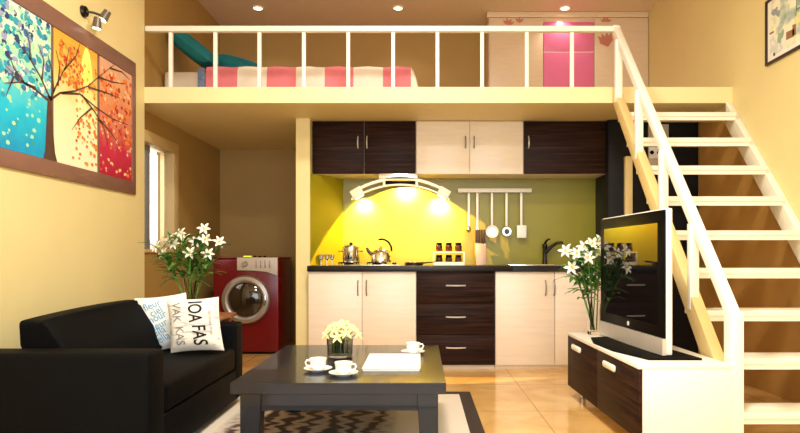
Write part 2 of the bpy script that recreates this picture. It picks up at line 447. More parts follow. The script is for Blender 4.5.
def wall_cupboard(x0, x1, m, n, label, hpos):
    z0, z1, yf = 1.757, 2.246, 5.54
    t = thing('wall_cupboard', label, 'cupboard', ((x0 + x1) / 2, 5.7, z0), 'wall cupboards under the loft')
    MB().box(x0, x1, yf + .02, YK - .003, z0, z1).build('body', M['doorcream'], t)
    for k in range(n):
        a = x0 + (x1 - x0) * k / n + .002; b = x0 + (x1 - x0) * (k + 1) / n - .002
        d = MB().box(a, b, yf, yf + .019, z0 + .002, z1 - .002, .002).build('door', m, t)
        handle(MB(), hpos[k], yf, 1.995, 2.105).build('handle', M['handledark' if m is M['doorcream'] else 'handle'], d)
wall_cupboard(-.992, -.039, M['darkwood'], 2, 'dark walnut wall cupboard with two doors over the hob', ((358 - 420) / 108.3, (367 - 420) / 108.3))
wall_cupboard(-.035, .954, M['doorcream'], 2, 'cream two-door wall cupboard between the two dark ones', ((465.5 - 420) / 108.3, (474 - 420) / 108.3))
wall_cupboard(.958, XC - .004, M['darkwood'], 1, 'dark walnut single-door wall cupboard above the sink', ((528.5 - 420) / 108.3,))

def base_unit(x0, x1, m, label, kind, hx=None):
    z0, z1, yf = .035, .862, 5.31
    t = thing('base_cabinet', label, 'cabinet', ((x0 + x1) / 2, 5.6, 0), 'base cabinets under the worktop')
    MB().box(x0, x1, yf + .02, YK - .003, z0, z1).build('body', m, t)
    MB().box(x0 + .001, x1 - .001, yf + .03, yf + .05, 0, z0).build('plinth', M['doorcream'], t)
    if kind == 'doors':
        for k in range(2):
            a = x0 + (x1 - x0) * k / 2 + .003; b = x0 + (x1 - x0) * (k + 1) / 2 - .003
            d = MB().box(a, b, yf, yf + .019, z0, z1 - .003, .002).build('door', m, t)
            handle(MB(), hx[k], yf, .65, .785).build('handle', M['handledark' if m is M['doorcream'] else 'handle'], d)
    else:
        zs = [z0, .302, .578, z1 - .003]
        for k in range(3):
            d = MB().box(x0 + .002, x1 - .002, yf, yf + .019, zs[k] + (.004 if k else 0), zs[k + 1], .002).build('drawer', m, t)
            zc = (zs[k] + zs[k + 1]) / 2 + .02; xc = (x0 + x1) / 2 + .0
            pts = [(xc - .085 + .17 * q / 8, yf - (.026 * math.sin(PI * q / 8) ** .6 if 0 < q < 8 else 0), zc) for q in range(9)]
            MB().tube(pts, .007, 6).build('handle', M['handledark' if m is M['doorcream'] else 'handle'], d)
base_unit(-.99, -.034, M['doorcream'], 'cream two-door base cabinet under the hob', 'doors', ((358 - 420) / 113, (366.5 - 420) / 113))
base_unit(-.03, .664, M['darkwood'], 'dark walnut three-drawer unit between the cream base cabinets', 'drawers')
base_unit(.668, XC - .004, M['doorcream'], 'cream two-door base cabinet under the sink', 'doors', ((545.5 - 420) / 113, (554 - 420) / 113))
# move the right-hand cabinet's split to where the photo shows it: doors are equal, so nothing else to do
wt = MB().box(-.996, .82, 5.285, YK - .002, .863, .913, .003)
wt.box(.82, 1.30, 5.285, 5.36, .863, .913, .0); wt.box(.82, 1.30, 5.78, YK - .002, .863, .913, .0); wt.box(1.30, XC - .003, 5.285, YK - .002, .863, .913, .003)
tag(recentre(wt.build('worktop', M['worktop'])), 'black worktop running along the kitchen wall', 'worktop')

sk = thing('sink', 'steel sink set into the worktop under the tap', 'sink', (1.06, 5.57, .913))
s = MB()
s.box(.80, 1.32, 5.34, 5.37, .9135, .921, .002).box(.80, 1.32, 5.77, 5.80, .9135, .921, .002)
s.box(.80, .83, 5.37, 5.77, .9135, .921, .002).box(1.29, 1.32, 5.37, 5.77, .9135, .921, .002)
s.build('rim', M['steel'], sk)
s = MB(); s.box(.831, .836, 5.371, 5.769, .80, .914).box(1.284, 1.289, 5.371, 5.769, .80, .914).box(.836, 1.284, 5.371, 5.376, .80, .914).box(.836, 1.284, 5.764, 5.769, .80, .914).box(.836, 1.284, 5.376, 5.764, .80, .805)
s.build('bowl', M['chrome'], sk)
fx = (545 - 420) * 5.82 / F
fa = thing('kitchen_tap', 'dark steel mixer tap standing behind the sink', 'tap', (fx, 5.83, .913))
MB().lathe((fx, 5.83, .9135), [(0, 0), (.028, 0), (.026, .02), (.02, .05), (.02, .15), (.024, .16), (.024, .2), (0, .215)]).build('body', M['darksteel'], fa)
MB().tube([(fx + .01, 5.83, 1.04), (fx + .06, 5.82, 1.09), (fx + .11, 5.80, 1.125), (fx + .15, 5.78, 1.13), (fx + .165, 5.77, 1.1)], [.02, .017, .015, .015, .014], 10).build('spout', M['darksteel'], fa)
MB().tube([(fx, 5.825, 1.12), (fx + .01, 5.79, 1.15), (fx + .03, 5.75, 1.165)], [.012, .01, .008], 8).build('lever', M['darksteel'], fa)

# range hood: centre body, curved canopy and two lamp heads
hx0 = -.18
hd = thing('range_hood', 'arched steel and glass range hood with two square lamps', 'hood', (hx0, 5.72, 1.56))
def arch(x): return 1.718 - .62 * (x - hx0) ** 2 - .25 * (x - hx0) ** 4
def arcband(x0, x1, za, zb, y0, y1, n=14):
    m = MB(); t = bmesh.new(); R = []
    for k in range(n + 1):
        x = x0 + (x1 - x0) * k / n; z = arch(x)
        R.append([t.verts.new(q) for q in ((x, y0, z + za), (x, y1, z + za), (x, y1, z + zb), (x, y0, z + zb))])
    for a, b in zip(R, R[1:]):
        for k in range(4): t.faces.new((a[k], a[(k + 1) % 4], b[(k + 1) % 4], b[k]))
    t.faces.new(R[0]); t.faces.new(R[-1][::-1]); bmesh.ops.recalc_face_normals(t, faces=t.faces); m._add(t); return m
MB().box(hx0 - .20, hx0 + .16, 5.50, YK - .002, 1.705, 1.756, .004).build('steel_body', M['chrome'], hd)
arcband(hx0 - .45, hx0 + .45, -.018, .008, 5.50, 5.54).build('front_rail', M['hoodglass'], hd)
arcband(hx0 - .45, hx0 + .45, -.07, -.055, 5.50, 5.54).build('lower_rail', M['hoodglass'], hd)
MB().box(hx0 - .14, hx0 + .14, 5.515, 5.54, 1.66, 1.69, .002).build('control_panel', M['black'], hd)
for sx in (-1, 1):
    x = hx0 + sx * .15; MB().box(x - .012, x + .012, 5.505, 5.54, 1.645, 1.71, .003).build('bracket', M['hoodglass'], hd)
    x = hx0 + sx * .40; z = arch(x) - .03
    rot = Matrix.Translation((x, 5.56, z)) @ Matrix.Rotation(sx * .52, 4, 'Y')
    MB().box(-.055, .055, -.072, .05, -.04, .04, .006, rot=rot).build('lamp_head', M['hoodglass'], hd)
    MB().box(-.04, .04, -.045, .035, -.043, -.0405, rot=rot).build('lamp_glass', M['lampglow'], hd)

# hob, pans
hb = thing('hob', 'steel gas hob set on the worktop under the hood', 'hob', (-.55, 5.56, .913))
MB().box(-.82, -.16, 5.36, 5.80, .9135, .921, .003).build('plate', M['chrome'], hb)
for bx_, by_ in ((-.66, 5.48), (-.40, 5.48), (-.66, 5.68), (-.40, 5.68)):
    m = MB(); m.lathe((bx_, by_, .9212), [(0, 0), (.035, 0), (.035, .012), (0, .014)], 14)
    for a in range(4):
        c_, s_ = math.cos(a * PI / 2), math.sin(a * PI / 2)
        m.box(-.005, .005, .02, .085, .012, .022, rot=Matrix.Translation((bx_, by_, .9212)) @ Matrix.Rotation(a * PI / 2, 4, 'Z'))
        m.box(-.005, .005, .075, .085, 0, .012, rot=Matrix.Translation((bx_, by_, .9212)) @ Matrix.Rotation(a * PI / 2, 4, 'Z'))
    m.build('burner', M['black'], hb)
for k in range(3): MB().cyl((-.235, 5.42 + k * .07, .9212), (-.235, 5.42 + k * .07, .94), .016).build('knob', M['black'], hb)

ZB = .9435
pt = thing('cooking_pot', 'tall polished steel pot on the left of the hob', 'pot', (-.63, 5.48, ZB))
MB().lathe((-.63, 5.48, ZB), [(0, .0), (.072, 0), (.078, .01), (.078, .13), (.083, .134), (.083, .138), (.072, .138), (.072, .02), (0, .015)]).build('body', M['steel'], pt)
MB().lathe((-.63, 5.48, ZB + .139), [(.082, 0), (.07, .012), (.02, .022), (0, .023)]).build('lid', M['steel'], pt)
MB().lathe((-.63, 5.48, ZB + .162), [(0, 0), (.012, 0), (.016, .014), (0, .02)]).build('knob', M['black'], pt)
for sx in (-1, 1):
    MB().tube([(-.63 + sx * .078, 5.45, ZB + .1), (-.63 + sx * .11, 5.455, ZB + .1), (-.63 + sx * .11, 5.505, ZB + .1), (-.63 + sx * .078, 5.51, ZB + .1)], .006, 6).build('side_handle', M['steel'], pt)
kx = -.355
kt = thing('kettle', 'round steel kettle with black arched handle on the hob', 'kettle', (kx, 5.48, ZB))
MB().lathe((kx, 5.48, ZB), [(0, 0), (.085, 0), (.096, .015), (.096, .055), (.08, .1), (.05, .122), (0, .126)]).build('body', M['steel'], kt)
MB().lathe((kx, 5.48, ZB + .12), [(.046, 0), (.03, .014), (.008, .018), (.012, .03), (0, .034)], 16).build('lid', M['steel'], kt)
MB().tube([(kx - .075, 5.48, ZB + .06), (kx - .115, 5.48, ZB + .1), (kx - .13, 5.48, ZB + .13)], [.02, .015, .012], 8).build('spout', M['darksteel'], kt)
MB().tube([(kx + .09 * math.cos(a) + .005, 5.48, ZB + .11 + .1 * math.sin(a)) for a in [(-.1 + k * .2) for k in range(11)]], .009, 8).build('handle', M['black'], kt)

# goblets at the left end
gl = None
for k, px in enumerate((321, 326.5, 332)):
    x = (px - 420) * 5.56 / F
    if gl is None:
        gl = thing('goblet', 'leftmost of the three small steel goblets at the worktop end', 'goblet', (x, 5.56, .9135), 'goblets at the left end of the worktop')
        MB().lathe((x, 5.56, .9135), [(0, 0), (.022, 0), (.02, .004), (.005, .008), (.005, .045), (.02, .06), (.026, .10), (.024, .10), (.018, .064), (0, .052)], 14).build('cup', M['steel'], gl)
    else:
        dup(gl, (x, 5.56 + (.02 if k == 1 else 0), .9135), ('middle of the three small steel goblets at the worktop end', 'rightmost of the three small steel goblets, nearest the pot')[k - 1])
# low pan lying on the hob's right
lp = thing('frying_pan', 'low steel frying pan lying right of the kettle', 'pan', (-.055, 5.52, .9135))
MB().lathe((-.055, 5.52, .9135), [(0, 0), (.08, 0), (.1, .03), (.097, .03), (.078, .006), (0, .005)]).build('pan', M['steel'], lp)
MB().tube([(.03, 5.50, .935), (.09, 5.48, .945), (.14, 5.465, .95)], .008, 6).build('handle', M['black'], lp)

# spice rack
sx0, sx1, sy = (433 - 420) * 5.7 / F, (464.5 - 420) * 5.7 / F, 5.70
sr = thing('spice_rack', 'white two-tier spice rack standing on the worktop', 'rack', ((sx0 + sx1) / 2, sy, .9135))
zA = .9135
s = MB(); s.box(sx0, sx0 + .012, sy - .05, sy + .05, zA, zA + .115, .002).box(sx1 - .012, sx1, sy - .05, sy + .05, zA, zA + .115, .002)
s.box(sx0 + .012, sx1 - .012, sy - .05, sy + .05, zA, zA + .012).build('frame', M['white'], sr)
MB().box(sx0, sx1, sy - .05, sy + .05, zA + .115, zA + .127, .002).build('shelf', M['white'], sr)
MB().box(sx0 + .012, sx1 - .012, sy - .05, sy - .044, zA + .012, zA + .03).build('front_rail', M['white'], sr)
names = ('left', 'middle', 'right')
j0 = None
for row, zb in ((0, zA + .0122), (1, zA + .1272)):
    for k in range(3):
        x = sx0 + .058 + k * (sx1 - sx0 - .116) / 2
        lab = '%s brown spice jar on the %s tier of the white rack' % (names[k], ('lower', 'upper')[row])
        if j0 is None:
            j0 = thing('spice_jar', lab, 'jar', (x, sy, zb), 'jars in the spice rack')
            MB().lathe((x, sy, zb), [(0, 0), (.03, 0), (.032, .004), (.032, .055), (.026, .062), (0, .062)], 14).build('jar', M['jar'], j0)
            MB().lathe((x, sy, zb + .0622), [(0, 0), (.028, 0), (.028, .022), (0, .024)], 14).build('lid', M['black'], j0)
        else:
            d = dup(j0, (x, sy, zb), lab)
            if row == 0 and k == 2:
                pass
# knife block
kx0, kx1 = (475.5 - 420) * 5.74 / F, (486 - 420) * 5.74 / F; kc = (kx0 + kx1) / 2
kb = tag(recentre(MB().hexa([(kx0, 5.68, zA), (kx1, 5.68, zA), (kx1, 5.80, zA), (kx0, 5.80, zA)], [(kx0, 5.73, zA + .2), (kx1, 5.73, zA + .2), (kx1, 5.83, zA + .22), (kx0, 5.83, zA + .22)], bev=.004).build('knife_block', M['knifeblock'])), 'pale grey knife block on the worktop beside the spice rack', 'knife block')
k0 = None
for k in range(4):
    x = kx0 + .013 + k * (kx1 - kx0 - .026) / 3; z = zA + .206
    lab = 'black-handled knife in the block, %s from the left' % ('first', 'second', 'third', 'fourth')[k]
    if k0 is None:
        k0 = thing('knife', lab, 'knife', (x, 5.77, z), 'knives in the knife block')
        MB().box(x - .010, x + .010, 5.755, 5.785, z + .004, z + .135, .004).build('handle', mat('dark_brown_handle', (48, 22, 18), .4), k0)
        MB().box(x - .0015, x + .0015, 5.757, 5.783, z - .0, z + .004).build('bolster', M['chrome'], k0)
    else: dup(k0, (x, 5.77, z), lab)

# utensil rail and what hangs from it
sK = F / 5.85
def ux(px): return (px - 420) / sK
def uz(py): return EYE + (256 - py) / sK
ur = thing('utensil_rail', 'white utensil rail fixed to the green kitchen wall', 'rail', (ux(495), 5.86, uz(190)))
MB().box(ux(458), ux(531.5), 5.835, 5.86, uz(192.5), uz(188.5), .003).build('bar', M['white'], ur)
for px in (468.5, 477, 491.5, 506, 520.5):
    MB().tube([(ux(px), 5.834, uz(191)), (ux(px), 5.822, uz(191.5)), (ux(px), 5.822, uz(193.5)), (ux(px), 5.828, uz(194.2))], .004, 6).build('hook', M['white'], ur)
for px in (463, 527): MB().box(ux(px) - .01, ux(px) + .01, 5.86, YK - .001, uz(192), uz(189)).build('wall_mount', M['white'], ur)
UG = 'utensils hanging from the white rail'
def utensil(px, y1, nm, lab, hw=.011):
    t = thing(nm, lab, nm.replace('_', ' '), (ux(px), 5.83, uz(y1)), UG)
    MB().box(ux(px) - hw, ux(px) + hw, 5.812, 5.817, uz(y1), uz(193.5), .002).build('handle', M['white'], t); return t
t = utensil(468.5, 227, 'ladle', 'white-handled ladle, first utensil on the rail')
MB().ball((ux(468.0), 5.80, uz(229.5)), .036, (.75, .8, .9), 14).build('bowl', M['chrome'], t)
t = utensil(477, 229, 'carving_fork', 'white-handled fork, second utensil, behind the knife block')
for dx in (-.009, .009): MB().box(ux(477) + dx - .003, ux(477) + dx + .003, 5.812, 5.816, uz(237), uz(229)).build('tine', M['chrome'], t)
t = utensil(491.5, 226, 'skimmer', 'round white skimmer, third utensil, largest disc on the rail')
MB().lathe((ux(491.7), 5.815, uz(231.7)), [(0, -.012), (.045, -.008), (.062, .0), (.062, .005), (.045, .0), (0, -.004)], 24, axis=(0, -1, 0)).build('disc', M['white'], t)
MB().lathe((ux(491.7), 5.818, uz(231.7)), [(0, .004), (.036, .004), (.036, .009), (0, .010)], 20, axis=(0, -1, 0)).build('mesh', M['chrome'], t)
t = utensil(506, 226.5, 'strainer_spoon', 'small round grey strainer spoon, fourth utensil on the rail')
MB().lathe((ux(506.3), 5.815, uz(231.7)), [(.024, -.004), (.044, -.004), (.046, .0), (.044, .006), (.026, .006), (.024, .0), (.024, -.004)], 20, axis=(0, -1, 0)).build('ring', M['chrome'], t)
MB().lathe((ux(506.3), 5.815, uz(231.7)), [(0, .0), (.0235, .0), (.0235, .003), (0, .003)], 20, axis=(0, -1, 0)).build('mesh', M['darksteel'], t)
t = utensil(520.7, 226, 'spatula', 'square white spatula, last utensil on the rail')
MB().box(ux(516.3), ux(525.7), 5.811, 5.816, uz(238), uz(225.5), .004).build('blade', M['white'], t)

# ------------------------------------------------------------------ washing machine
wx0, wx1, wy, wD, wh = -2.105, -1.432, 6.10, .62, .99
wm = thing('washing_machine', 'red front-loading washing machine in the alcove', 'washing machine', ((wx0 + wx1) / 2, 6.4, 0))
MB().box(wx0, wx1, wy, wy + wD, .02, wh - .02, .02, 3).build('body', M['red'], wm)
MB().box(wx0 + .004, wx1 - .004, wy + .01, wy + wD - .01, wh - .02, wh, .008).build('top', M['red'], wm)
MB().box(wx0 + .03, wx1 - .03, wy + .03, wy + wD - .03, 0, .02).build('feet', M['black'], wm)
pts = [(wx0 + .25, wy - .022, .855), (wx0 + .25, wy - .022, .985), (wx1 - .012, wy - .022, .985), (wx1 - .012, wy - .022, .80), (wx1 - .12, wy - .022, .838), (wx1 - .26, wy - .022, .852)]
cp = MB().prism(pts, (0, .021, 0), bev=.004).build('control_panel', M['machinegrey'], wm)
MB().cyl((wx0 + .33, wy - .023, .92), (wx0 + .33, wy - .045, .92), .03, .026).build('dial', M['ringgrey'], cp)
for k in range(4): MB().box(wx0 + .44 + k * .045, wx0 + .455 + k * .045, wy - .028, wy - .023, .88, .955, .002).build('button', M['ringgrey'], cp)
MB().box(wx0 + .30, wx0 + .37, wy + .03, wy + .1, wh, wh + .012, .003).build('display', M['display'], wm)
for k in range(3): MB().cyl((wx0 + .41 + k * .05, wy + .06, wh), (wx0 + .41 + k * .05, wy + .06, wh + .012), .014).build('top_button', M['black'], wm)
dcx, dcz = P(246.5, 299.6, wy).x, P(246.5, 299.6, wy).z
dr = MB().lathe((dcx, wy - .001, dcz), [(.165, .0), (.24, .0), (.247, .02), (.235, .05), (.2, .06), (.18, .05), (.165, .02), (.165, 0)], 48, axis=(0, -1, 0)).build('door', M['ringgrey'], wm)
MB().lathe((dcx, wy - .001, dcz), [(.166, .012), (.18, .03), (.15, .05), (.08, .066), (0, .072)], 40, axis=(0, -1, 0)).build('glass', M['glassdark'], dr)
MB().box(dcx + .19, dcx + .215, wy - .075, wy - .052, dcz - .05, dcz + .05, .006).build('latch', M['chrome'], dr)

# ------------------------------------------------------------------ loft: bed, pillows, wardrobe
bY0, bY1 = 5.45, 6.75
bx0, bx1 = XA + .02, (418 - 420) * bY0 / F
bd = thing('bed', 'low bed along the loft wall with pale sides', 'bed', ((bx0 + bx1) / 2, (bY0 + bY1) / 2, ZL1))
MB().box(bx0, bx1 - .05, bY0 + .03, bY1, ZL1, ZL1 + .12, .01).build('base', M['bedbase'], bd)
MB().box(bx0, bx1 - .04, bY0 + .02, bY1, ZL1 + .12, 2.685, .03, 3).build('mattress', M['bedbase'], bd)
# quilt with alternating stripes, draped over the side and the foot
q = bmesh.new()
stripe = [(232, 0), (238.6, 1), (267.5, 0), (297, 1) if False else (268, 0)]
edges = [(206, 1), (238, 0), (267, 1), (296, 0), (325, 1), (353.5, 0), (383, 1), (411, 0), (420, None)]
z_t, z_b = 2.735, ZL1 + .02
yo, yi = bY0 - .005, bY1 - .02
qm = MB()
for (a, mi), (b, _) in zip(edges, edges[1:]):
    xa = (a - 420) * bY0 / F; xb = (b - 420) * bY0 / F
    n = 4; pts_prev = None
    prof = [(yo, z_b), (yo - .012, z_b + .12), (yo - .004, z_t - .05), (yo + .02, z_t - .012), (yo + .06, z_t), ((yo + yi) / 2, z_t + .012), (yi, z_t)]
    rows = []
    t = bmesh.new()
    for k in range(n + 1):
        x = xa + (xb - xa) * k / n
        wob = .008 * math.sin(x * 16)
        drop = 0.0
        if x > bx1 - .07: drop = max(0, (x - (bx1 - .07)) / .07) ** 2 * .16
        rows.append([t.verts.new((x, yy + (wob if i < 3 else 0), zz - (drop if i > 1 else 0) + .005 * math.sin(x * 23) * (i > 2))) for i, (yy, zz) in enumerate(prof)])
    for r0, r1 in zip(rows, rows[1:]):
        for i in range(len(prof) - 1): t.faces.new((r0[i], r1[i], r1[i + 1], r0[i + 1]))
    qm._add(t, mi)
bmesh.ops.remove_doubles(qm.bm, verts=qm.bm.verts, dist=1e-4)
ext = bmesh.ops.solidify(qm.bm, geom=list(qm.bm.faces), thickness=.015)
tag(recentre(qm.build('quilt', [M['sheet'], M['pink']])), 'quilt with wide pink and white stripes draped over the bed', 'quilt')

def pillow(name, label, cat, loc, size, rot, m, group=None, pinch=.06):
    r = thing(name, label, cat, loc, group, rot)
    MB().cushion(*size, pinch=pinch).build('cover', m, r, local=True); return r
def lean(ax):
    x = Vector(ax).normalized(); z = Vector((0, 1, 0)); y = z.cross(x)
    return Matrix((x, y, z)).transposed().to_euler()
pillow('cushion', 'big teal cushion leaning against the wall at the bed head', 'cushion', (-2.12, 5.66, 2.935), (.25, .085, .19), lean((.8, 0, -.62)), M['teal'], 'teal cushions on the bed')
pillow('cushion', 'flatter teal cushion lying on the striped quilt', 'cushion', (-1.80, 6.03, 2.872), (.25, .10, .18), lean((.96, 0, -.27)), M['teal'], 'teal cushions on the bed')
th_ = MB().box((198 - 420) * 5.44 / F, (205 - 420) * 5.44 / F, 5.432, 5.445, ZL1 + .04, 2.70, .004)
th_.box((198 - 420) * 5.44 / F, (205 - 420) * 5.44 / F, 5.445, 5.62, 2.69, 2.70, .003)
tag(recentre(th_.build('towel', M['bluecloth'])), 'small blue striped towel hanging over the bed side', 'towel')

wY = 6.69; sW = F / wY
def wxp(px): return (px - 420) / sW
wd = thing('wardrobe', 'pale full-width wardrobe with pink centre panels on the loft', 'wardrobe', (wxp(567), 6.85, ZL1))
MB().box(wxp(489), XR - .004, wY + .02, YB - .004, ZL1, H - .002).build('body', M['wardrobe'], wd)
MB().box(wxp(487), XR - .004, wY - .012, wY + .02, H - .06, H - .002, .004).build('cornice', M['wardrobe'], wd)
dl = MB().box(wxp(490), wxp(543), wY, wY + .019, ZL1 + .02, H - .065, .002).build('door', M['wardrobe'], wd)
dr_ = MB().box(wxp(594.5), XR - .006, wY, wY + .019, ZL1 + .02, H - .065, .002).build('door', M['wardrobe'], wd)
zm = EYE + (256 - 52) / sW
pa = MB().box(wxp(543.8), wxp(593.8), wY - .002, wY + .019, zm + .004, H - .11, .002).build('pink_panel', M['pinkgloss'], wd); pa['label'] = 'upper glossy pink panel'
pb = MB().box(wxp(543.8), wxp(593.8), wY - .002, wY + .019, ZL1 + .02, zm - .004, .002).build('pink_panel', M['pinkgloss'], wd); pb['label'] = 'lower glossy pink panel'
MB().box(wxp(543.8), wxp(593.8), wY, wY + .012, zm - .004, zm + .004).build('panel_joint', M['white'], wd)
def decal(parent, cx, cz, s, petals):
    m = MB()
    for q, a in enumerate(petals):
        d = Vector((math.sin(a), 0, math.cos(a))); pr = Vector((d.z, 0, -d.x)); o = Vector((cx, wY - .0015 - q * .0004, cz))
        m.prism([o, o + d * s * .5 + pr * s * .22, o + d * s, o + d * s * .5 - pr * s * .22], (0, -.0003, 0))
    m.build('flower_decal', M['decal'], parent)
c = P(608, 47, wY); decal(dr_, c.x, c.z, .17, (-.75, -.45, -.1, .2))
c = P(606, 22, wY); decal(dr_, c.x, c.z, .07, (-1.2, -.5, .4, 1.2))
c = P(508, 25, wY); decal(dl, c.x, c.z, .08, (-.8, -.2, .5, 1.1))
c = P(519, 23, wY); decal(dl, c.x, c.z, .07, (-.5, .1, .8))

# recessed ceiling spots above the loft
sp0 = None
for k, (px, lab) in enumerate(((258, 'left recessed ceiling spot above the bed'), (398, 'middle recessed ceiling spot above the loft railing'), (565, 'recessed ceiling spot in front of the wardrobe'))):
    x = (px - 420) * 6.57 / F
    if sp0 is None:
        sp0 = thing('ceiling_spot', lab, 'ceiling light', (x, 6.57, H), 'recessed spots in the loft ceiling')
        MB().lathe((x, 6.57, H - .012), [(.045, 0), (.06, 0), (.064, .011), (.045, .011), (.045, 0)], 24).build('ring', M['white'], sp0)
        MB().lathe((x, 6.57, H - .008), [(0, 0), (.0448, 0), (.0448, .006), (0, .006)], 24).build('lamp', M['lampglow'], sp0)
    else: dup(sp0, (x, 6.57, H), lab)

# ------------------------------------------------------------------ painting on the left wall
fy1 = 4.722; fy0 = 3.07; fz0, fz1 = 1.481, 2.516
pn = thing('wall_painting', 'large three-panel tree painting in a brown frame on the left wall', 'painting', (XL, 3.9, fz0))
MB().box(XL + .001, XL + .006, fy0 + .01, fy1 - .01, fz0 + .01, fz1 - .01).build('backing', M['frame'], pn)
f = MB(); f.box(XL + .001, XL + .016, fy0, fy1, fz0, fz0 + .098, .003).box(XL + .001, XL + .016, fy0, fy1, fz1 - .112, fz1, .003)
f.box(XL + .001, XL + .016, fy1 - .06, fy1, fz0 + .098, fz1 - .112, .003).box(XL + .001, XL + .016, fy0, fy0 + .06, fz0 + .098, fz1 - .112, .003).build('frame', M['frame'], pn)
pz0, pz1 = fz0 + .098, fz1 - .112
def solid(n, c): return mat(n, c, .7, var=.08, scale=30)
G1 = gradient('painted_sky_turquoise', [(0, (0, 150, 205)), (.3, (20, 190, 220)), (.55, (110, 210, 215)), (.75, (190, 225, 190)), (1, (205, 230, 225))], pz0 - fz0, pz1 - fz0)
G2 = gradient('painted_sky_amber', [(0, (250, 240, 206)), (.45, (250, 234, 180)), (.72, (244, 196, 96)), (1, (232, 168, 50))], pz0 - fz0, pz1 - fz0)
G3 = gradient('painted_sky_crimson', [(0, (176, 20, 56)), (.25, (196, 44, 76)), (.45, (214, 120, 96)), (.8, (226, 160, 110)), (1, (222, 170, 140))], pz0 - fz0, pz1 - fz0)
D1 = [solid('paint_navy', (34, 60, 110)), solid('paint_blue', (50, 110, 170)), solid('paint_teal', (40, 160, 180)), solid('paint_mint', (170, 226, 180)), solid('paint_pale', (226, 232, 214)), solid('paint_lilac', (150, 160, 190))]
D2 = [solid('paint_rust', (196, 84, 30)), solid('paint_orange', (224, 120, 36)), solid('paint_ochre', (206, 150, 60)), solid('paint_red', (190, 52, 32))]
D3 = [solid('paint_rust_b', (206, 84, 40)), solid('paint_orange_b', (232, 130, 50)), solid('paint_peach', (246, 196, 150)), solid('paint_red_b', (190, 40, 40))]
def dots(m, n, y0, y1, z0, z1, r0, r1, mis, x):
    for _ in range(n):
        y = random.uniform(y0, y1); z = random.uniform(z0, z1); r_ = random.uniform(r0, r1); mi = random.choice(mis)
        y = min(max(y, y0 + r_), y1 - r_); z = min(max(z, z0 + r_), z1 - r_)
        a0 = random.random() * 3; e = random.uniform(.7, 1)
        m.poly([(x + random.uniform(0, .0008), y + r_ * math.cos(a0 + k * PI / 4), z + r_ * e * math.sin(a0 + k * PI / 4)) for k in range(8)], mi)
xs = XL + .0095
def panel(y0, y1, g, D):
    m = MB(); m.box(XL + .006, XL + .009, y0, y1, pz0 + .002, pz1 - .002, mi=0); return m, [g] + D
a, b = 3.132, 3.643; p1, ms = panel(a, b, G1, D1)
dots(p1, 300, a, b, 1.93, pz1, .008, .03, [1, 2, 3, 3, 4, 4, 5, 5, 6, 3], xs); dots(p1, 40, a, b - .1, 1.6, 1.95, .006, .02, [4, 4, 3], xs)
p1.build('panel', ms, pn, smooth=False)['label'] = 'turquoise panel with blue blossoms'
a, b = 3.674, 4.166; p2, ms = panel(a, b, G2, D2)
dots(p2, 130, 3.72, 4.0, 2.08, 2.36, .007, .02, [1, 2, 4, 3], xs); dots(p2, 60, 3.9, b, 1.72, 1.98, .007, .018, [1, 2, 3], xs); dots(p2, 16, 3.85, b, 1.6, 1.8, .01, .018, [3, 2], xs); dots(p2, 40, 3.9, b, 2.0, 2.3, .008, .018, [2, 3], xs)
p2.build('panel', ms, pn, smooth=False)['label'] = 'amber and cream panel with orange leaves'
a, b = 4.202, 4.664; p3, ms = panel(a, b, G3, D3)
dots(p3, 190, a, b, 1.84, 2.34, .008, .022, [1, 2, 2, 4, 3], xs); dots(p3, 34, a, b, 1.6, 1.86, .007, .016, [3, 3, 2], xs)
p3.build('panel', ms, pn, smooth=False)['label'] = 'crimson panel with orange leaves'
XW = XL + .0112
def WP(px, py): return Vector((XW, -XW * F / (420 - px), EYE + (256 - py) * (-XW) / (420 - px)))
tr = MB()
def stroke(pts, w0, w1, mb=tr):
    pts = [WP(*p) for p in pts]; n = len(pts); L_, R_ = [], []
    for i, p in enumerate(pts):
        d = (pts[min(i + 1, n - 1)] - pts[max(i - 1, 0)]).normalized(); nn = Vector((0, -d.z, d.y))
        w_ = w0 + (w1 - w0) * (i / (n - 1)) ** (.45 if w0 > .1 else 1)
        L_.append(p + nn * w_ / 2); R_.append(p - nn * w_ / 2)
    t = bmesh.new()
    lv = [t.verts.new(p) for p in L_]; rv = [t.verts.new(p) for p in R_]
    for i in range(n - 1): t.faces.new((lv[i], lv[i + 1], rv[i + 1], rv[i]))
    mb._add(t)
stroke([(50.5, 162.5), (50.2, 152), (50, 140), (49.8, 128), (49.6, 118), (49.8, 106), (50, 96)], .145, .04)
for b_ in ([(50, 100), (60, 93), (75, 91), (88, 86), (100, 76), (115, 64)], [(62, 93), (80, 94), (97, 108), (113, 119), (128, 125)], [(82, 95), (95, 112), (104, 128), (108, 145)],
           [(51, 98), (57, 84), (66, 66), (69, 48)], [(64, 70), (76, 56), (80, 44)], [(54, 92), (52, 70), (48, 55)], [(50, 98), (40, 76), (28, 55), (14, 38)], [(48, 100), (36, 90), (20, 80), (6, 66)],
           [(36, 88), (22, 82), (5, 83)], [(42, 80), (44, 60), (38, 44)], [(24, 82), (14, 68), (8, 52)], [(98, 77), (112, 82), (126, 84)], [(92, 108), (80, 118), (72, 130)], [(100, 120), (112, 134), (120, 146)], [(58, 86), (60, 66), (56, 50)], [(88, 87), (104, 92), (120, 98)], [(30, 60), (30, 44), (26, 30)], [(14, 76), (6, 96)], [(110, 68), (122, 72), (130, 80)]):
    stroke(b_, .016, .004)
tr.build('tree_drawing', M['trunk'], pn, smooth=False)

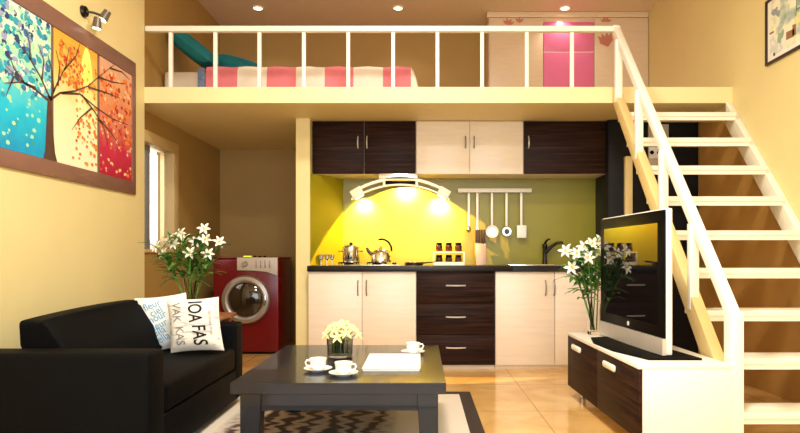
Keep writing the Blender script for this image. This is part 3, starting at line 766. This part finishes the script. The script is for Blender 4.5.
# picture spotlight on the left wall
lx = P(83, 12, 4.0)
ly, lz = 4.005, 2.632
wl = thing('wall_spotlight', 'small metal wall spotlight with two heads above the painting', 'wall lamp', (XL, ly, lz))
MB().cyl((XL + .001, ly, lz), (XL + .022, ly, lz), .04, .034, 20).build('wall_plate', M['darksteel'], wl)
MB().tube([(XL + .02, ly, lz), (XL + .06, ly + .02, lz - .0), (XL + .11, ly + .05, lz - .01)], .008, 8).build('arm', M['darksteel'], wl)
h1 = MB().cyl((XL + .13, ly + .07, lz + .03), (XL + .10, ly + .06, lz - .03), .024, .03, 18).build('lamp_head', M['lamphead'], wl)
MB().cyl((XL + .0995, ly + .0598, lz - .0315), (XL + .098, ly + .059, lz - .034), .025, .025, 18).build('lamp_glass', M['lampglow'], h1)
h2 = MB().cyl((XL + .085, ly + .025, lz - .03), (XL + .075, ly + .03, lz - .10), .022, .03, 18).build('lamp_head', M['lamphead'], wl)
MB().cyl((XL + .0749, ly + .0302, lz - .101), (XL + .0745, ly + .0303, lz - .104), .025, .025, 18).build('lamp_glass', M['lampglow'], h2)

# framed print on the right wall
ry0, ry1, rz0, rz1 = 3.78, 4.40, 2.39, 2.862
rp_ = thing('framed_print', 'watercolour print in a thin dark frame on the right wall', 'picture', (XR, 4.1, rz0))
f = MB(); f.box(XR - .022, XR - .001, ry0, ry1, rz0, rz0 + .018, .002).box(XR - .022, XR - .001, ry0, ry1, rz1 - .018, rz1, .002).box(XR - .022, XR - .001, ry0, ry0 + .018, rz0 + .018, rz1 - .018, .002).box(XR - .022, XR - .001, ry1 - .018, ry1, rz0 + .018, rz1 - .018, .002)
f.build('frame', M['frameblack'], rp_)
sh = MB(); sh.box(XR - .010, XR - .001, ry0 + .018, ry1 - .018, rz0 + .018, rz1 - .018, mi=0)
wash, WN, WL, wb = base_mat('watercolour_wash'); wb.inputs['Roughness'].default_value = .7
tc = WN.new('ShaderNodeTexCoord'); nz = WN.new('ShaderNodeTexNoise'); nz.inputs['Scale'].default_value = 5.5; nz.inputs['Detail'].default_value = 4
rmp = WN.new('ShaderNodeValToRGB'); els = rmp.color_ramp.elements
els[0].position = .30; els[0].color = lin((134, 158, 140)); els[1].position = .72; els[1].color = lin((244, 242, 236))
for p_, c_ in ((.40, (186, 200, 190)), (.47, (240, 236, 200)), (.55, (236, 236, 230)), (.62, (206, 212, 200))):
    e = els.new(p_); e.color = lin(c_)
WL.new(tc.outputs['Object'], nz.inputs['Vector']); WL.new(nz.outputs['Fac'], rmp.inputs['Fac']); WL.new(rmp.outputs['Color'], wb.inputs['Base Color'])
pc = [M['paper'], wash, solid('wash_green', (150, 176, 150)), solid('wash_yellow', (226, 220, 160)), solid('wash_brown', (150, 108, 72)), solid('wash_dark', (84, 84, 76)), solid('wash_slate', (150, 160, 164))]
sh.box(XR - .0112, XR - .0101, ry0 + .05, ry1 - .045, rz0 + .05, rz1 - .03, mi=1)
def blob(cy, cz, r_, mi, n=16, sq=1.0, x=XR - .0114):
    sh.poly([(x, cy + r_ * random.uniform(.6, 1.2) * math.cos(2 * PI * k / n), cz + sq * r_ * random.uniform(.6, 1.2) * math.sin(2 * PI * k / n)) for k in range(n)], mi)
blob(4.29, 2.75, .045, 6, sq=.6); blob(4.25, 2.72, .03, 6, sq=.8, x=XR - .0116); blob(4.235, 2.54, .03, 2, sq=1.5); blob(4.20, 2.56, .022, 2, sq=1.4, x=XR - .0116); blob(4.02, 2.6, .05, 3)
for (y_, z_, hy, hz, mi) in ((4.115, 2.52, .045, .03, 4), (4.07, 2.535, .02, .04, 4), (4.33, 2.61, .026, .008, 4), (4.30, 2.445, .012, .012, 5), (4.02, 2.74, .03, .004, 5), (4.045, 2.72, .004, .07, 5), (3.99, 2.72, .004, .07, 5), (4.02, 2.66, .03, .004, 5)):
    sh.poly([(XR - .0118, y_ - hy, z_ - hz), (XR - .0118, y_ + hy, z_ - hz * .8), (XR - .0118, y_ + hy, z_ + hz), (XR - .0118, y_ - hy, z_ + hz * .8)], mi)
blob(4.02, 2.71, .022, 2, sq=1.5, x=XR - .0121); sh.build('print', pc, rp_, smooth=False)

# ------------------------------------------------------------------ sofa
SX0, SX1, SY0, SY1 = -2.2, -1.21, 2.67, 4.10
sf = thing('sofa', 'black two-seat sofa along the left wall', 'sofa', ((SX0 + SX1) / 2, 3.4, 0))
MB().box(SX0, SX1, SY0 + .02, SY1 - .02, .05, .25, .015, 2).build('base', M['sofa'], sf)
MB().box(SX0, SX1 + .002, SY0, SY0 + .175, .055, .565, .022, 4).build('armrest', M['sofa'], sf)
MB().box(SX0, SX1 + .002, SY1 - .165, SY1, .055, .555, .022, 4).build('armrest', M['sofa'], sf)
MB().box(SX0 - .02, SX0 + .255, SY0 + .177, SY1 - .167, .25, .49, .02, 3).build('backrest', M['sofa'], sf)
sc_ = MB().box(SX0 + .257, SX1 + .004, SY0 + .178, SY1 - .168, .252, .40, .03, 4).build('seat_cushion', M['sofa'], sf)
bc = MB(); t = bmesh.new(); bmesh.ops.create_cube(t, size=1.0)
bmesh.ops.subdivide_edges(t, edges=list(t.edges), cuts=9, use_grid_fill=True)
for v in t.verts:
    u, v_, w_ = v.co.x * 2, v.co.y * 2, v.co.z * 2
    b_ = 1 + .10 * (1 - v_ * v_) * (1 - w_ * w_)
    y = 3.395 + v_ * .535 * (1 - .02 * (1 - w_))
    z = .553 + w_ * .15 * (1 + .07 * (1 - v_ * v_) * (w_ > 0)) + .012 * v_
    x = -1.80 + u * .12 * (1 - .45 * max(0, w_)) * b_ - .055 * w_
    v.co = (x, y, z)
bmesh.ops.bevel(t, geom=[e for e in t.edges if e.is_manifold and e.calc_face_angle(0) > 1.0], offset=.02, segments=3, profile=.5, affect='EDGES')
bc._add(t); bc.build('back_cushion', M['sofa'], sf, ang=60)
for x in (SX0 + .08, SX1 - .1):
    for y in (SY0 + .08, SY1 - .08): MB().cyl((x, y, .0112 if x > -1.7 else 0), (x, y, .06), .022, .028, 12).build('foot', M['black'], sf)

def text_mesh(body, size, off=0.0):
    cu = bpy.data.curves.new('lettering', 'FONT'); cu.body = body; cu.size = size; cu.align_x = 'CENTER'; cu.align_y = 'CENTER'; cu.offset = size * off
    o = bpy.data.objects.new('lettering', cu); COL.objects.link(o)
    me = o.to_mesh(); me2 = me.copy() if False else bpy.data.meshes.new_from_object(o)
    bpy.data.objects.remove(o); bpy.data.curves.remove(cu); return me2
CS = (.160, .06, .168)
def on_cushion(mb, me, cu_, cw, ang, sx=1.0, sy=1.0, size=CS, pinch=.06):
    t = bmesh.new(); t.from_mesh(me)
    bmesh.ops.triangulate(t, faces=t.faces)
    bmesh.ops.subdivide_edges(t, edges=list(t.edges), cuts=1)
    for v in t.verts:
        x, y = v.co.x * sx, v.co.y * sy
        a = cu_ + x * math.cos(ang) - y * math.sin(ang); b = cw + x * math.sin(ang) + y * math.cos(ang)
        p = cush(max(-.98, min(.98, a / size[0])), max(-.98, min(.98, b / size[2])), -1, *size, 4.0, pinch)
        v.co = p + Vector((0, -.0022, 0))
    mb._add(t)
c2 = P(195, 324.5, 3.70)
p2_ = thing('throw_pillow', 'white throw pillow printed with black lettering on the sofa', 'pillow', c2, 'throw pillows on the sofa', (math.radians(-14), math.radians(-2), math.radians(4)))
MB().cushion(*CS).build('cover', M['pillowtext'], p2_, local=True)
for body, cu_, cw_ in (('IOA', .02, .078), ('FAS', .035, -.076)):
    m = MB(); on_cushion(m, text_mesh(body, .082, .014), cu_, cw_, -PI / 2, 1.0, sy=1.45); m.build('lettering', M['ink'], p2_, local=True, smooth=False)
for body, size_, cu_, cw_ in (('VAK', .075, -.095, .075), ('KAS', .075, -.085, -.075), ('les mots doux', .03, .115, .0)):
    m = MB(); on_cushion(m, text_mesh(body, size_), cu_, cw_, -PI / 2, .9); m.build('pale_lettering', M['inkgrey'], p2_, local=True, smooth=False)
c1 = P(165.5, 322.5, 3.835)
p1_ = thing('throw_pillow', 'white throw pillow with pale blue script, behind the lettered one', 'pillow', c1, 'throw pillows on the sofa', (math.radians(-10), math.radians(-6), math.radians(8)))
MB().cushion(.160, .055, .178).build('cover', M['pillow'], p1_, local=True)
m = MB()
for k in range(6):
    on_cushion(m, text_mesh(random.choice(('fleur', 'amour', 'bella', 'ciel')), .07), -.05 + .02 * (k % 2), .12 - k * .046, .35, .9, 1.0, (.160, .055, .178))
m.build('script', M['inkblue'], p1_, local=True, smooth=False)

for p_ in (p1_, p2_):        # the soft covers lean over to one side
    for ch in p_.children: ch.data.transform(Matrix(((1, 0, -.13, 0), (0, 1, 0, 0), (0, 0, 1, 0), (0, 0, 0, 1))))

# ------------------------------------------------------------------ side table, vases and lilies
stb = thing('side_table', 'brown wooden side table in the corner behind the sofa', 'table', (-1.72, 4.42, 0))
MB().box(-2.02, -1.425, 4.18, 4.66, .535, .565, .006).build('top', M['wood'], stb)
for x in (-1.97, -1.475):
    for y in (4.23, 4.61): MB().box(x - .022, x + .022, y - .022, y + .022, 0, .535, .003).build('leg', M['wood'], stb)
MB().box(-1.97, -1.475, 4.22, 4.24, .47, .535).box(-1.97, -1.475, 4.60, 4.62, .47, .535).build('apron', M['wood'], stb)

def vase(loc, hgt, r_, label):
    v = thing('glass_vase', label, 'vase', loc)
    MB().lathe(loc, [(0, .001), (r_ * .72, .001), (r_ * .76, .006), (r_ * .8, hgt * .3), (r_ * .74, hgt * .55), (r_ * 1.0, hgt), (r_ * .94, hgt), (r_ * .68, hgt * .55), (r_ * .72, hgt * .3), (r_ * .66, .02), (0, .016)], 24).build('glass', M['glass'], v)
    return v

def star(mb, c, d, r_, mi=0, n=6, rnd=random):
    """an open trumpet flower at c facing d"""
    d = Vector(d).normalized(); u = d.orthogonal().normalized(); w_ = d.cross(u)
    for k in range(n):
        a = 2 * PI * k / n + .2; e = u * math.cos(a) + w_ * math.sin(a); s_ = d.cross(e)
        L0 = r_ * (1 if k % 2 else .9)
        pts = [(0.0, -.25, .08), (.25, .05, .17), (.55, .2, .2), (.85, .2, .12), (1.05, .08, .01)]
        t = bmesh.new(); rows = []
        for (q, hh, wd_) in pts:
            o = Vector(c) + e * L0 * q + d * r_ * hh
            rows.append([t.verts.new(o - s_ * r_ * wd_ + d * r_ * .05), t.verts.new(o - d * r_ * .02), t.verts.new(o + s_ * r_ * wd_ + d * r_ * .05)])
        for x, y in zip(rows, rows[1:]):
            for i in range(2): t.faces.new((x[i], x[i + 1], y[i + 1], y[i]))
        mb._add(t, mi)
    return mb
def blade(mb, p, d, L0, w_, mi=0):
    p, d = Vector(p), Vector(d).normalized(); s_ = d.cross(Vector((0, 0, 1)))
    s_ = (s_ if s_.length > .05 else Vector((1, 0, 0))).normalized(); nrm = s_.cross(d)
    t = bmesh.new(); rows = []
    for q, ww, dr_ in ((0, .25, 0), (.25, .9, .05), (.55, 1, .03), (.8, .6, -.08), (1, .04, -.2)):
        o = p + d * L0 * q + Vector((0, 0, dr_ * L0)); rows.append([t.verts.new(o - s_ * w_ * ww), t.verts.new(o - nrm * w_ * .25), t.verts.new(o + s_ * w_ * ww)])
    for x, y in zip(rows, rows[1:]):
        for i in range(2): t.faces.new((x[i], x[i + 1], y[i + 1], y[i]))
    mb._add(t, mi)
def lily(base, top, facing, r_, label, group, nl=9, spread=.12):
    base, top = Vector(base), Vector(top)
    t = thing('lily_stem', label, 'flower', base, group)
    mid = base.lerp(top, .55) + Vector((0, 0, .03))
    MB().tube([base, base.lerp(mid, .5), mid, mid.lerp(top, .6), top - Vector(facing).normalized() * r_ * .25], .004, 6).build('stem', M['leaf'], t)
    lf = MB()
    for k in range(nl):
        q = random.uniform(.45, .92); p = base.lerp(top, q) + Vector((0, 0, .02))
        dd = Vector((random.uniform(-1, 1), random.uniform(-1, .6), random.uniform(-.1, .8)))
        blade(lf, p, dd, random.uniform(.10, .17) * spread / .12, random.uniform(.012, .021), random.choice((0, 0, 1)))
    lf.build('leaves', [M['leaf'], M['leafdark']], t)
    b = star(MB(), top, facing, r_).build('bloom', M['petal'], t)
    c = Vector(top); f_ = Vector(facing).normalized()
    MB().tube([c - f_ * r_ * .1, c + f_ * r_ * .35], .004, 6).ball(c + f_ * r_ * .38, .007, seg=6).build('stamen', M['stamen'], b)

vb = Vector((-1.685, 4.42, .5655)); vh = .27
vase(vb, vh, .06, 'clear glass vase of lilies on the side table behind the sofa')
blooms = [(157, 247, -.12), (164, 254, -.05), (170, 240, 0), (181, 234, .02), (175, 244, -.02), (190, 253, -.14), (196, 242, .03), (205, 240, -.06), (204, 229, .04), (208, 254, -.05), (219, 242, 0), (186, 240, .1)]
words_ = ['far left, lowest over the sofa', 'left, over the white pillow', 'upper left of the bunch', 'top middle of the bunch', 'left of the middle', 'front and centre of the bunch', 'behind the front centre flower', 'large one right of centre', 'topmost of the bunch', 'lower right of the bunch', 'far right beside the washing machine', 'hidden at the back of the bunch']
for (px, py, dy), wd_ in zip(blooms, words_):
    top = P(px, py, 4.42 + dy); fa_ = Vector(((top.x - vb.x) * 3, -1.0, .45))
    b0 = vb + Vector((random.uniform(-.025, .025), random.uniform(-.02, .02), .03))
    lily(b0, top, fa_, .052, 'white lily behind the sofa, ' + wd_, 'white lilies on the side table', 13, .13)

vb = Vector((1.21, 4.17, .4575)); vh = .29
vase(vb, vh, .062, 'clear glass vase of lilies on the TV stand')
blooms = [(566, 251, -.02), (572, 268, -.08), (584, 247, .02), (588, 258, -.06), (592, 244, .04), (598, 252, .03), (580, 262, .05), (600, 241, .06), (577, 254, -.04)]
words_ = ['far left of the bunch', 'lowest on the left', 'upper middle of the bunch', 'front centre of the bunch', 'upper right of the bunch', 'right, touching the TV edge', 'tucked behind the lowest left one', 'topmost, half behind the TV', 'left of centre']
for (px, py, dy), wd_ in zip(blooms, words_):
    top = P(px, py, 4.17 + dy); fa_ = Vector(((top.x - vb.x) * 3, -1.0, .45))
    b0 = vb + Vector((random.uniform(-.025, .025), random.uniform(-.02, .02), .03))
    lily(b0, top, fa_, .056, 'white lily beside the TV, ' + wd_, 'white lilies on the TV stand', 14, .12)

# ------------------------------------------------------------------ TV stand and TV
tx0, tx1, ty0, ty1, tz0, tz1 = 1.07, 1.54, 2.99, 4.28, .08, .457
ts = thing('tv_stand', 'low white TV stand with dark wood drawer fronts', 'TV stand', (1.3, 3.63, 0), None, (0, 0, math.radians(1.6)))
MB().box(tx0 + .02, tx1, ty0, ty1, tz0, tz1 - .022, .002).build('body', M['white'], ts)
MB().box(tx0 - .004, tx1, ty0, ty1, tz1 - .021, tz1, .003).build('top', M['white'], ts)
ym = (ty0 + ty1) / 2
for a, b in ((ty0 + .003, ym - .002), (ym + .002, ty1 - .003)):
    d = MB().box(tx0, tx0 + .019, a, b, tz0 + .002, tz1 - .023, .002).build('drawer', M['darkstand'], ts)
    c_ = (a + b) / 2 + .08
    MB().box(tx0 - .02, tx0 - .0005, c_ - .095, c_ + .095, .36, .398, .012, 3).build('handle', M['white'], d)
for x in (tx0 + .08, tx1 - .06):
    for y in (ty0 + .08, ty1 - .08): MB().cyl((x, y, 0), (x, y, tz0), .022, .026, 14).build('foot', M['chrome'], ts)

A, Bf = Vector((1.302, 3.17, 0)), Vector((1.238, 4.08, 0))
mid = (A + Bf) / 2; d = (A - Bf); wT = d.length; ang = math.atan2(d.y, d.x)
tv = thing('television', 'black flat-screen television with silver edge on the white stand', 'television', (mid.x, mid.y, tz1), None, (0, 0, ang))
hw_ = wT / 2; zb_, zt_ = .013, .797
MB().box(-hw_, hw_, .0, .035, zb_ + .004, zt_, .008, 3).build('back_shell', M['white'], tv, local=True)
MB().box(-hw_ + .004, hw_ - .004, -.012, -.0005, .105, zt_ - .008, .003).build('bezel', M['black'], tv, local=True)
scm, N_, L_, b_ = base_mat('glossy_screen'); b_.inputs['Base Color'].default_value = (.004, .004, .005, 1); b_.inputs['Roughness'].default_value = .03; b_.inputs['IOR'].default_value = 1.75
MB().box(-hw_ + .07, hw_ - .075, -.0135, -.0122, .17, zt_ - .075).build('screen', scm, tv, local=True)
n = 12; t = MB(); lo = []; pts = []
for k in range(n + 1):
    x = -hw_ + 2 * hw_ * k / n; pts.append((x, -.022, zb_ + .004 * (x / hw_) ** 2 - .0))
t.prism([(-hw_, -.022, .104)] + pts[0:] + [(hw_, -.022, .104)], (0, .0215, 0)).build('speaker_bar', mat('silver_speaker_bar', (206, 200, 192), .35, .4), tv, local=True)
MB().cyl((0, -.0122, .137), (0, -.0145, .137), .014, seg=20).build('logo', M['white'], tv, local=True)
MB().box(-hw_ * .35, hw_ * .35, .036, .09, .012, .40, .01).build('neck', M['black'], tv, local=True)
MB().prism([(-.37, .12, .0005), (-.31, -.13, .0005), (-.1, -.19, .0005), (.2, -.19, .0005), (.5, -.115, .0005), (.52, .16, .0005)], (0, 0, .011)).build('base_plate', M['blackmat'], tv, local=True)

# ------------------------------------------------------------------ rug and coffee table
rx0, rx1, ry0_, ry1_ = -1.75, .365, 1.6, 4.38
rg = thing('area_rug', 'cream rug with dark swirls and a dark brown border', 'rug', ((rx0 + rx1) / 2 + .04, 3.0, 0))
MB().box(rx0 + .08, rx1 - .085, ry0_ + .08, ry1_ - .08, .0005, .010).build('field', M['rug'], rg)
e = MB(); e.box(rx0, rx0 + .08, ry0_, ry1_, .0005, .011, .002).box(rx1 - .085, rx1, ry0_, ry1_, .0005, .011, .002).box(rx0 + .08, rx1 - .085, ry0_, ry0_ + .08, .0005, .011, .002).box(rx0 + .08, rx1 - .085, ry1_ - .08, ry1_, .0005, .011, .002)
e.build('border', M['rugedge'], rg)

cx0, cx1, cy0, cy1, ct = -.868, .119, 2.74, 3.91, .42
ct_ = thing('coffee_table', 'dark square-legged coffee table on the rug', 'table', ((cx0 + cx1) / 2, 3.32, .011))
MB().box(cx0, cx1, cy0, cy1, ct - .052, ct, .002, 1).build('tabletop', M['table'], ct_, smooth=False)
i_ = .035
ap = MB(); ap.box(cx0 + .12, cx1 - .12, cy0 + i_ + .012, cy0 + i_ + .034, ct - .138, ct - .052).box(cx0 + .12, cx1 - .12, cy1 - i_ - .034, cy1 - i_ - .012, ct - .138, ct - .052)
ap.box(cx0 + i_ + .012, cx0 + i_ + .034, cy0 + .12, cy1 - .12, ct - .138, ct - .052).box(cx1 - i_ - .034, cx1 - i_ - .012, cy0 + .12, cy1 - .12, ct - .138, ct - .052)
ap.build('apron', M['table'], ct_)
for sx in (0, 1):
    for sy_ in (0, 1):
        ox = cx0 + i_ if not sx else cx1 - i_; oy = cy0 + i_ if not sy_ else cy1 - i_
        dx = 1 if not sx else -1; dy = 1 if not sy_ else -1
        hi = [(ox, oy, ct - .0525), (ox + dx * .098, oy, ct - .0525), (ox + dx * .098, oy + dy * .098, ct - .0525), (ox, oy + dy * .098, ct - .0525)]
        lo = [(ox, oy, .0115), (ox + dx * .078, oy, .0115), (ox + dx * .078, oy + dy * .078, .0115), (ox, oy + dy * .078, .0115)]
        MB().hexa(lo, hi, bev=.003).build('leg', M['table'], ct_, smooth=False)

TZ = ct + .0005
def cup_set(x, y, ha, where):
    sa = tag(recentre(MB().lathe((x, y, TZ), [(0, 0), (.04, 0), (.045, .004), (.07, .013), (.072, .016), (.068, .016), (.043, .008), (0, .007)], 32).build('saucer', M['porcelain'])), 'white saucer under the cup ' + where, 'saucer', 'saucers on the coffee table')
    c = thing('coffee_cup', 'white porcelain cup ' + where, 'cup', (x, y, TZ + .0075), 'cups on the coffee table')
    MB().lathe((x, y, TZ + .0085), [(0, 0), (.024, 0), (.027, .003), (.038, .02), (.044, .055), (.0415, .055), (.035, .02), (.022, .007), (0, .006)], 28).build('body', M['porcelain'], c)
    ca, sa_ = math.cos(ha), math.sin(ha)
    MB().tube([(x + ca * r_, y + sa_ * r_, TZ + .0085 + z) for r_, z in ((.038, .045), (.056, .047), (.063, .036), (.057, .022), (.036, .016))], .0045, 8).build('handle', M['porcelain'], c)
cup_set(-.515, 3.03, math.radians(195), 'at the left, nearest the sofa')
cup_set(-.372, 2.92, math.radians(-8), 'in front of the flowers, nearest the table edge')
cup_set(-.042, 3.57, math.radians(5), 'at the far right of the table')

bk = thing('magazine', 'plain white magazine lying on the coffee table', 'magazine', (-.145, 3.24, TZ))
MB().hexa([(-.288, 3.02, TZ), (-.002, 3.02, TZ), (-.002, 3.47, TZ), (-.288, 3.47, TZ)], [(-.288, 3.02, TZ + .012), (-.002, 3.02, TZ + .012), (-.002, 3.47, TZ + .012), (-.288, 3.47, TZ + .012)]).build('pages', M['paper'], bk)
MB().box(-.292, .002, 3.016, 3.474, TZ + .0122, TZ + .0145).build('cover', M['paper'], bk)

fv = Vector((-.462, 3.46, TZ))
fp = thing('flower_bowl', 'low smoky glass bowl holding yellow flowers on the coffee table', 'vase', fv)
MB().lathe(fv, [(0, .001), (.066, .001), (.072, .006), (.076, .105), (.071, .105), (.067, .012), (0, .010)], 28).build('glass', M['smoke'], fp)
m = MB()
for k in range(14):
    a = k * 2.4; m.tube([fv + Vector((.03 * math.cos(a), .03 * math.sin(a), .014)), fv + Vector((.05 * math.cos(a + .8), .05 * math.sin(a + .8), .1))], .004, 5)
PS = 'pale yellow flowers in the table bowl'
spots = []
for k in range(16):
    a = k * 2.39996; q = math.sqrt((k + .5) / 16)
    spots.append((.098 * q * math.cos(a), .098 * q * math.sin(a), .185 - .065 * q * q))
pf = None
for dx, dy, dz in spots:
    top = fv + Vector((dx + .01, dy, dz)); di = Vector((dx * 9, dy * 9 - .4, .7))
    t = thing('yellow_flower', 'pale yellow flower bunched in the smoky glass bowl', 'flower', fv + Vector((dx * .4, dy * .4, .02)), PS)
    MB().tube([fv + Vector((dx * .5, dy * .5, .02)), fv + Vector((dx * .55, dy * .55, .1)), top], .003, 5).build('stem', M['leafdark'], t)
    star(star(MB(), top, di, .044, n=5), top + di.normalized() * .008, di, .03, n=5).build('bloom', M['posy'], t)

# ------------------------------------------------------------------ unseen ceiling lamps added to light the living area, and other lights
def area(name, loc, rot, sx, sy_, e, col):
    l = bpy.data.lights.new(name, 'AREA'); l.shape = 'RECTANGLE'; l.size = sx; l.size_y = sy_; l.energy = e; l.color = col
    o = bpy.data.objects.new(name, l); COL.objects.link(o); o.location = loc; o.rotation_euler = rot; return o
def spot(name, loc, to, e, col, size, blend=.3, rad=.03):
    l = bpy.data.lights.new(name, 'SPOT'); l.energy = e; l.color = col; l.spot_size = size; l.spot_blend = blend; l.shadow_soft_size = rad
    o = bpy.data.objects.new(name, l); COL.objects.link(o); o.location = loc
    o.rotation_euler = (Vector(to) - Vector(loc)).to_track_quat('-Z', 'Y').to_euler(); return o
WARM = (1.0, .95, .85)
cl0 = None
for k, (x, y, lab) in enumerate(((.3, 1.0, 'added unseen ceiling lamp, round and white, over the front of the room'), (-.2, 2.9, 'added unseen ceiling lamp, round and white, over the coffee table'))):
    if cl0 is None:
        cl0 = thing('added_ceiling_lamp', lab, 'ceiling light', (x, y, H), 'added round ceiling lamps out of view')
        MB().lathe((x, y, H - .06), [(0, .0), (.24, .0), (.25, .01), (.25, .059), (0, .059)], 32).build('shade', M['white'], cl0)
    else: dup(cl0, (x, y, H), lab)
    l = area('added_ceiling_light', (x, y, H - .075), (0, 0, 0), .5, .5, (85, 90)[k], WARM); l.data.shape = 'DISK'
area('added_rear_light', (.15, YR + .02, 1.7), (PI / 2, 0, 0), 3.9, 2.3, 142, (.75, .88, 1.0))  # area light added at the unseen rear opening as frontal fill
area('daylight_alcove_window', (XA - .13, (wy0 + wy1) / 2, 1.55), (0, -PI / 2, 0), .8, .6, 6, (1, .96, .88))
for x in (-1.755, -.238, 1.57):
    spot('ceiling_spot_light', (x, 6.57, H - .02), (x, 6.57, 0), 8, (1.0, .92, .78), math.radians(120), .6)
# hood lamps
spot('hood_centre_light', (hx0 + .04, 5.57, 1.675), (hx0 + .04, 5.57 + .506, 1.675 - .8625), 225, (1.0, .54, .13), math.radians(119.2), .03, .006)
for sx in (-1, 1):
    x = hx0 + sx * .385
    spot('hood_lamp_light', (x, 5.66, arch(x) - .085), (x - sx * .03, 5.90, 1.36), 58 + 14 * sx, (1.0, .9, .6), math.radians(95), .9, .02)
spot('picture_light', (XL + .0735, ly + .031, lz - .108), (XL + .012, ly + .03, 2.25), 20.0, (1, .9, .55), math.radians(27), .15, .004)

w = bpy.data.worlds.new('daylight_sky'); sc.world = w; w.use_nodes = True
bg = w.node_tree.nodes['Background']; bg.inputs[0].default_value = (1.0, .97, .86, 1); bg.inputs[1].default_value = 1.3

# ------------------------------------------------------------------ camera
cam = bpy.data.cameras.new('camera'); co = bpy.data.objects.new('camera', cam); COL.objects.link(co)
co.location = (0, 0, EYE); co.rotation_euler = (PI / 2, 0, 0)
cam.sensor_fit = 'HORIZONTAL'; cam.sensor_width = 36; cam.lens = 36 * F / 800
cam.shift_x = -20 / 800; cam.shift_y = 39.5 / 800; cam.clip_start = .05
sc.camera = co
vs = sc.view_settings; vs.view_transform = 'Standard'; vs.look = 'None'; vs.gamma = 1; vs.exposure = 0.0; vs.use_curve_mapping = False
try: sc.cycles.use_denoising = True
except Exception: pass
sc.cycles.max_bounces = 10; sc.cycles.diffuse_bounces = 5; sc.cycles.caustics_reflective = False; sc.cycles.caustics_refractive = False
sc.cycles.sample_clamp_indirect = 6
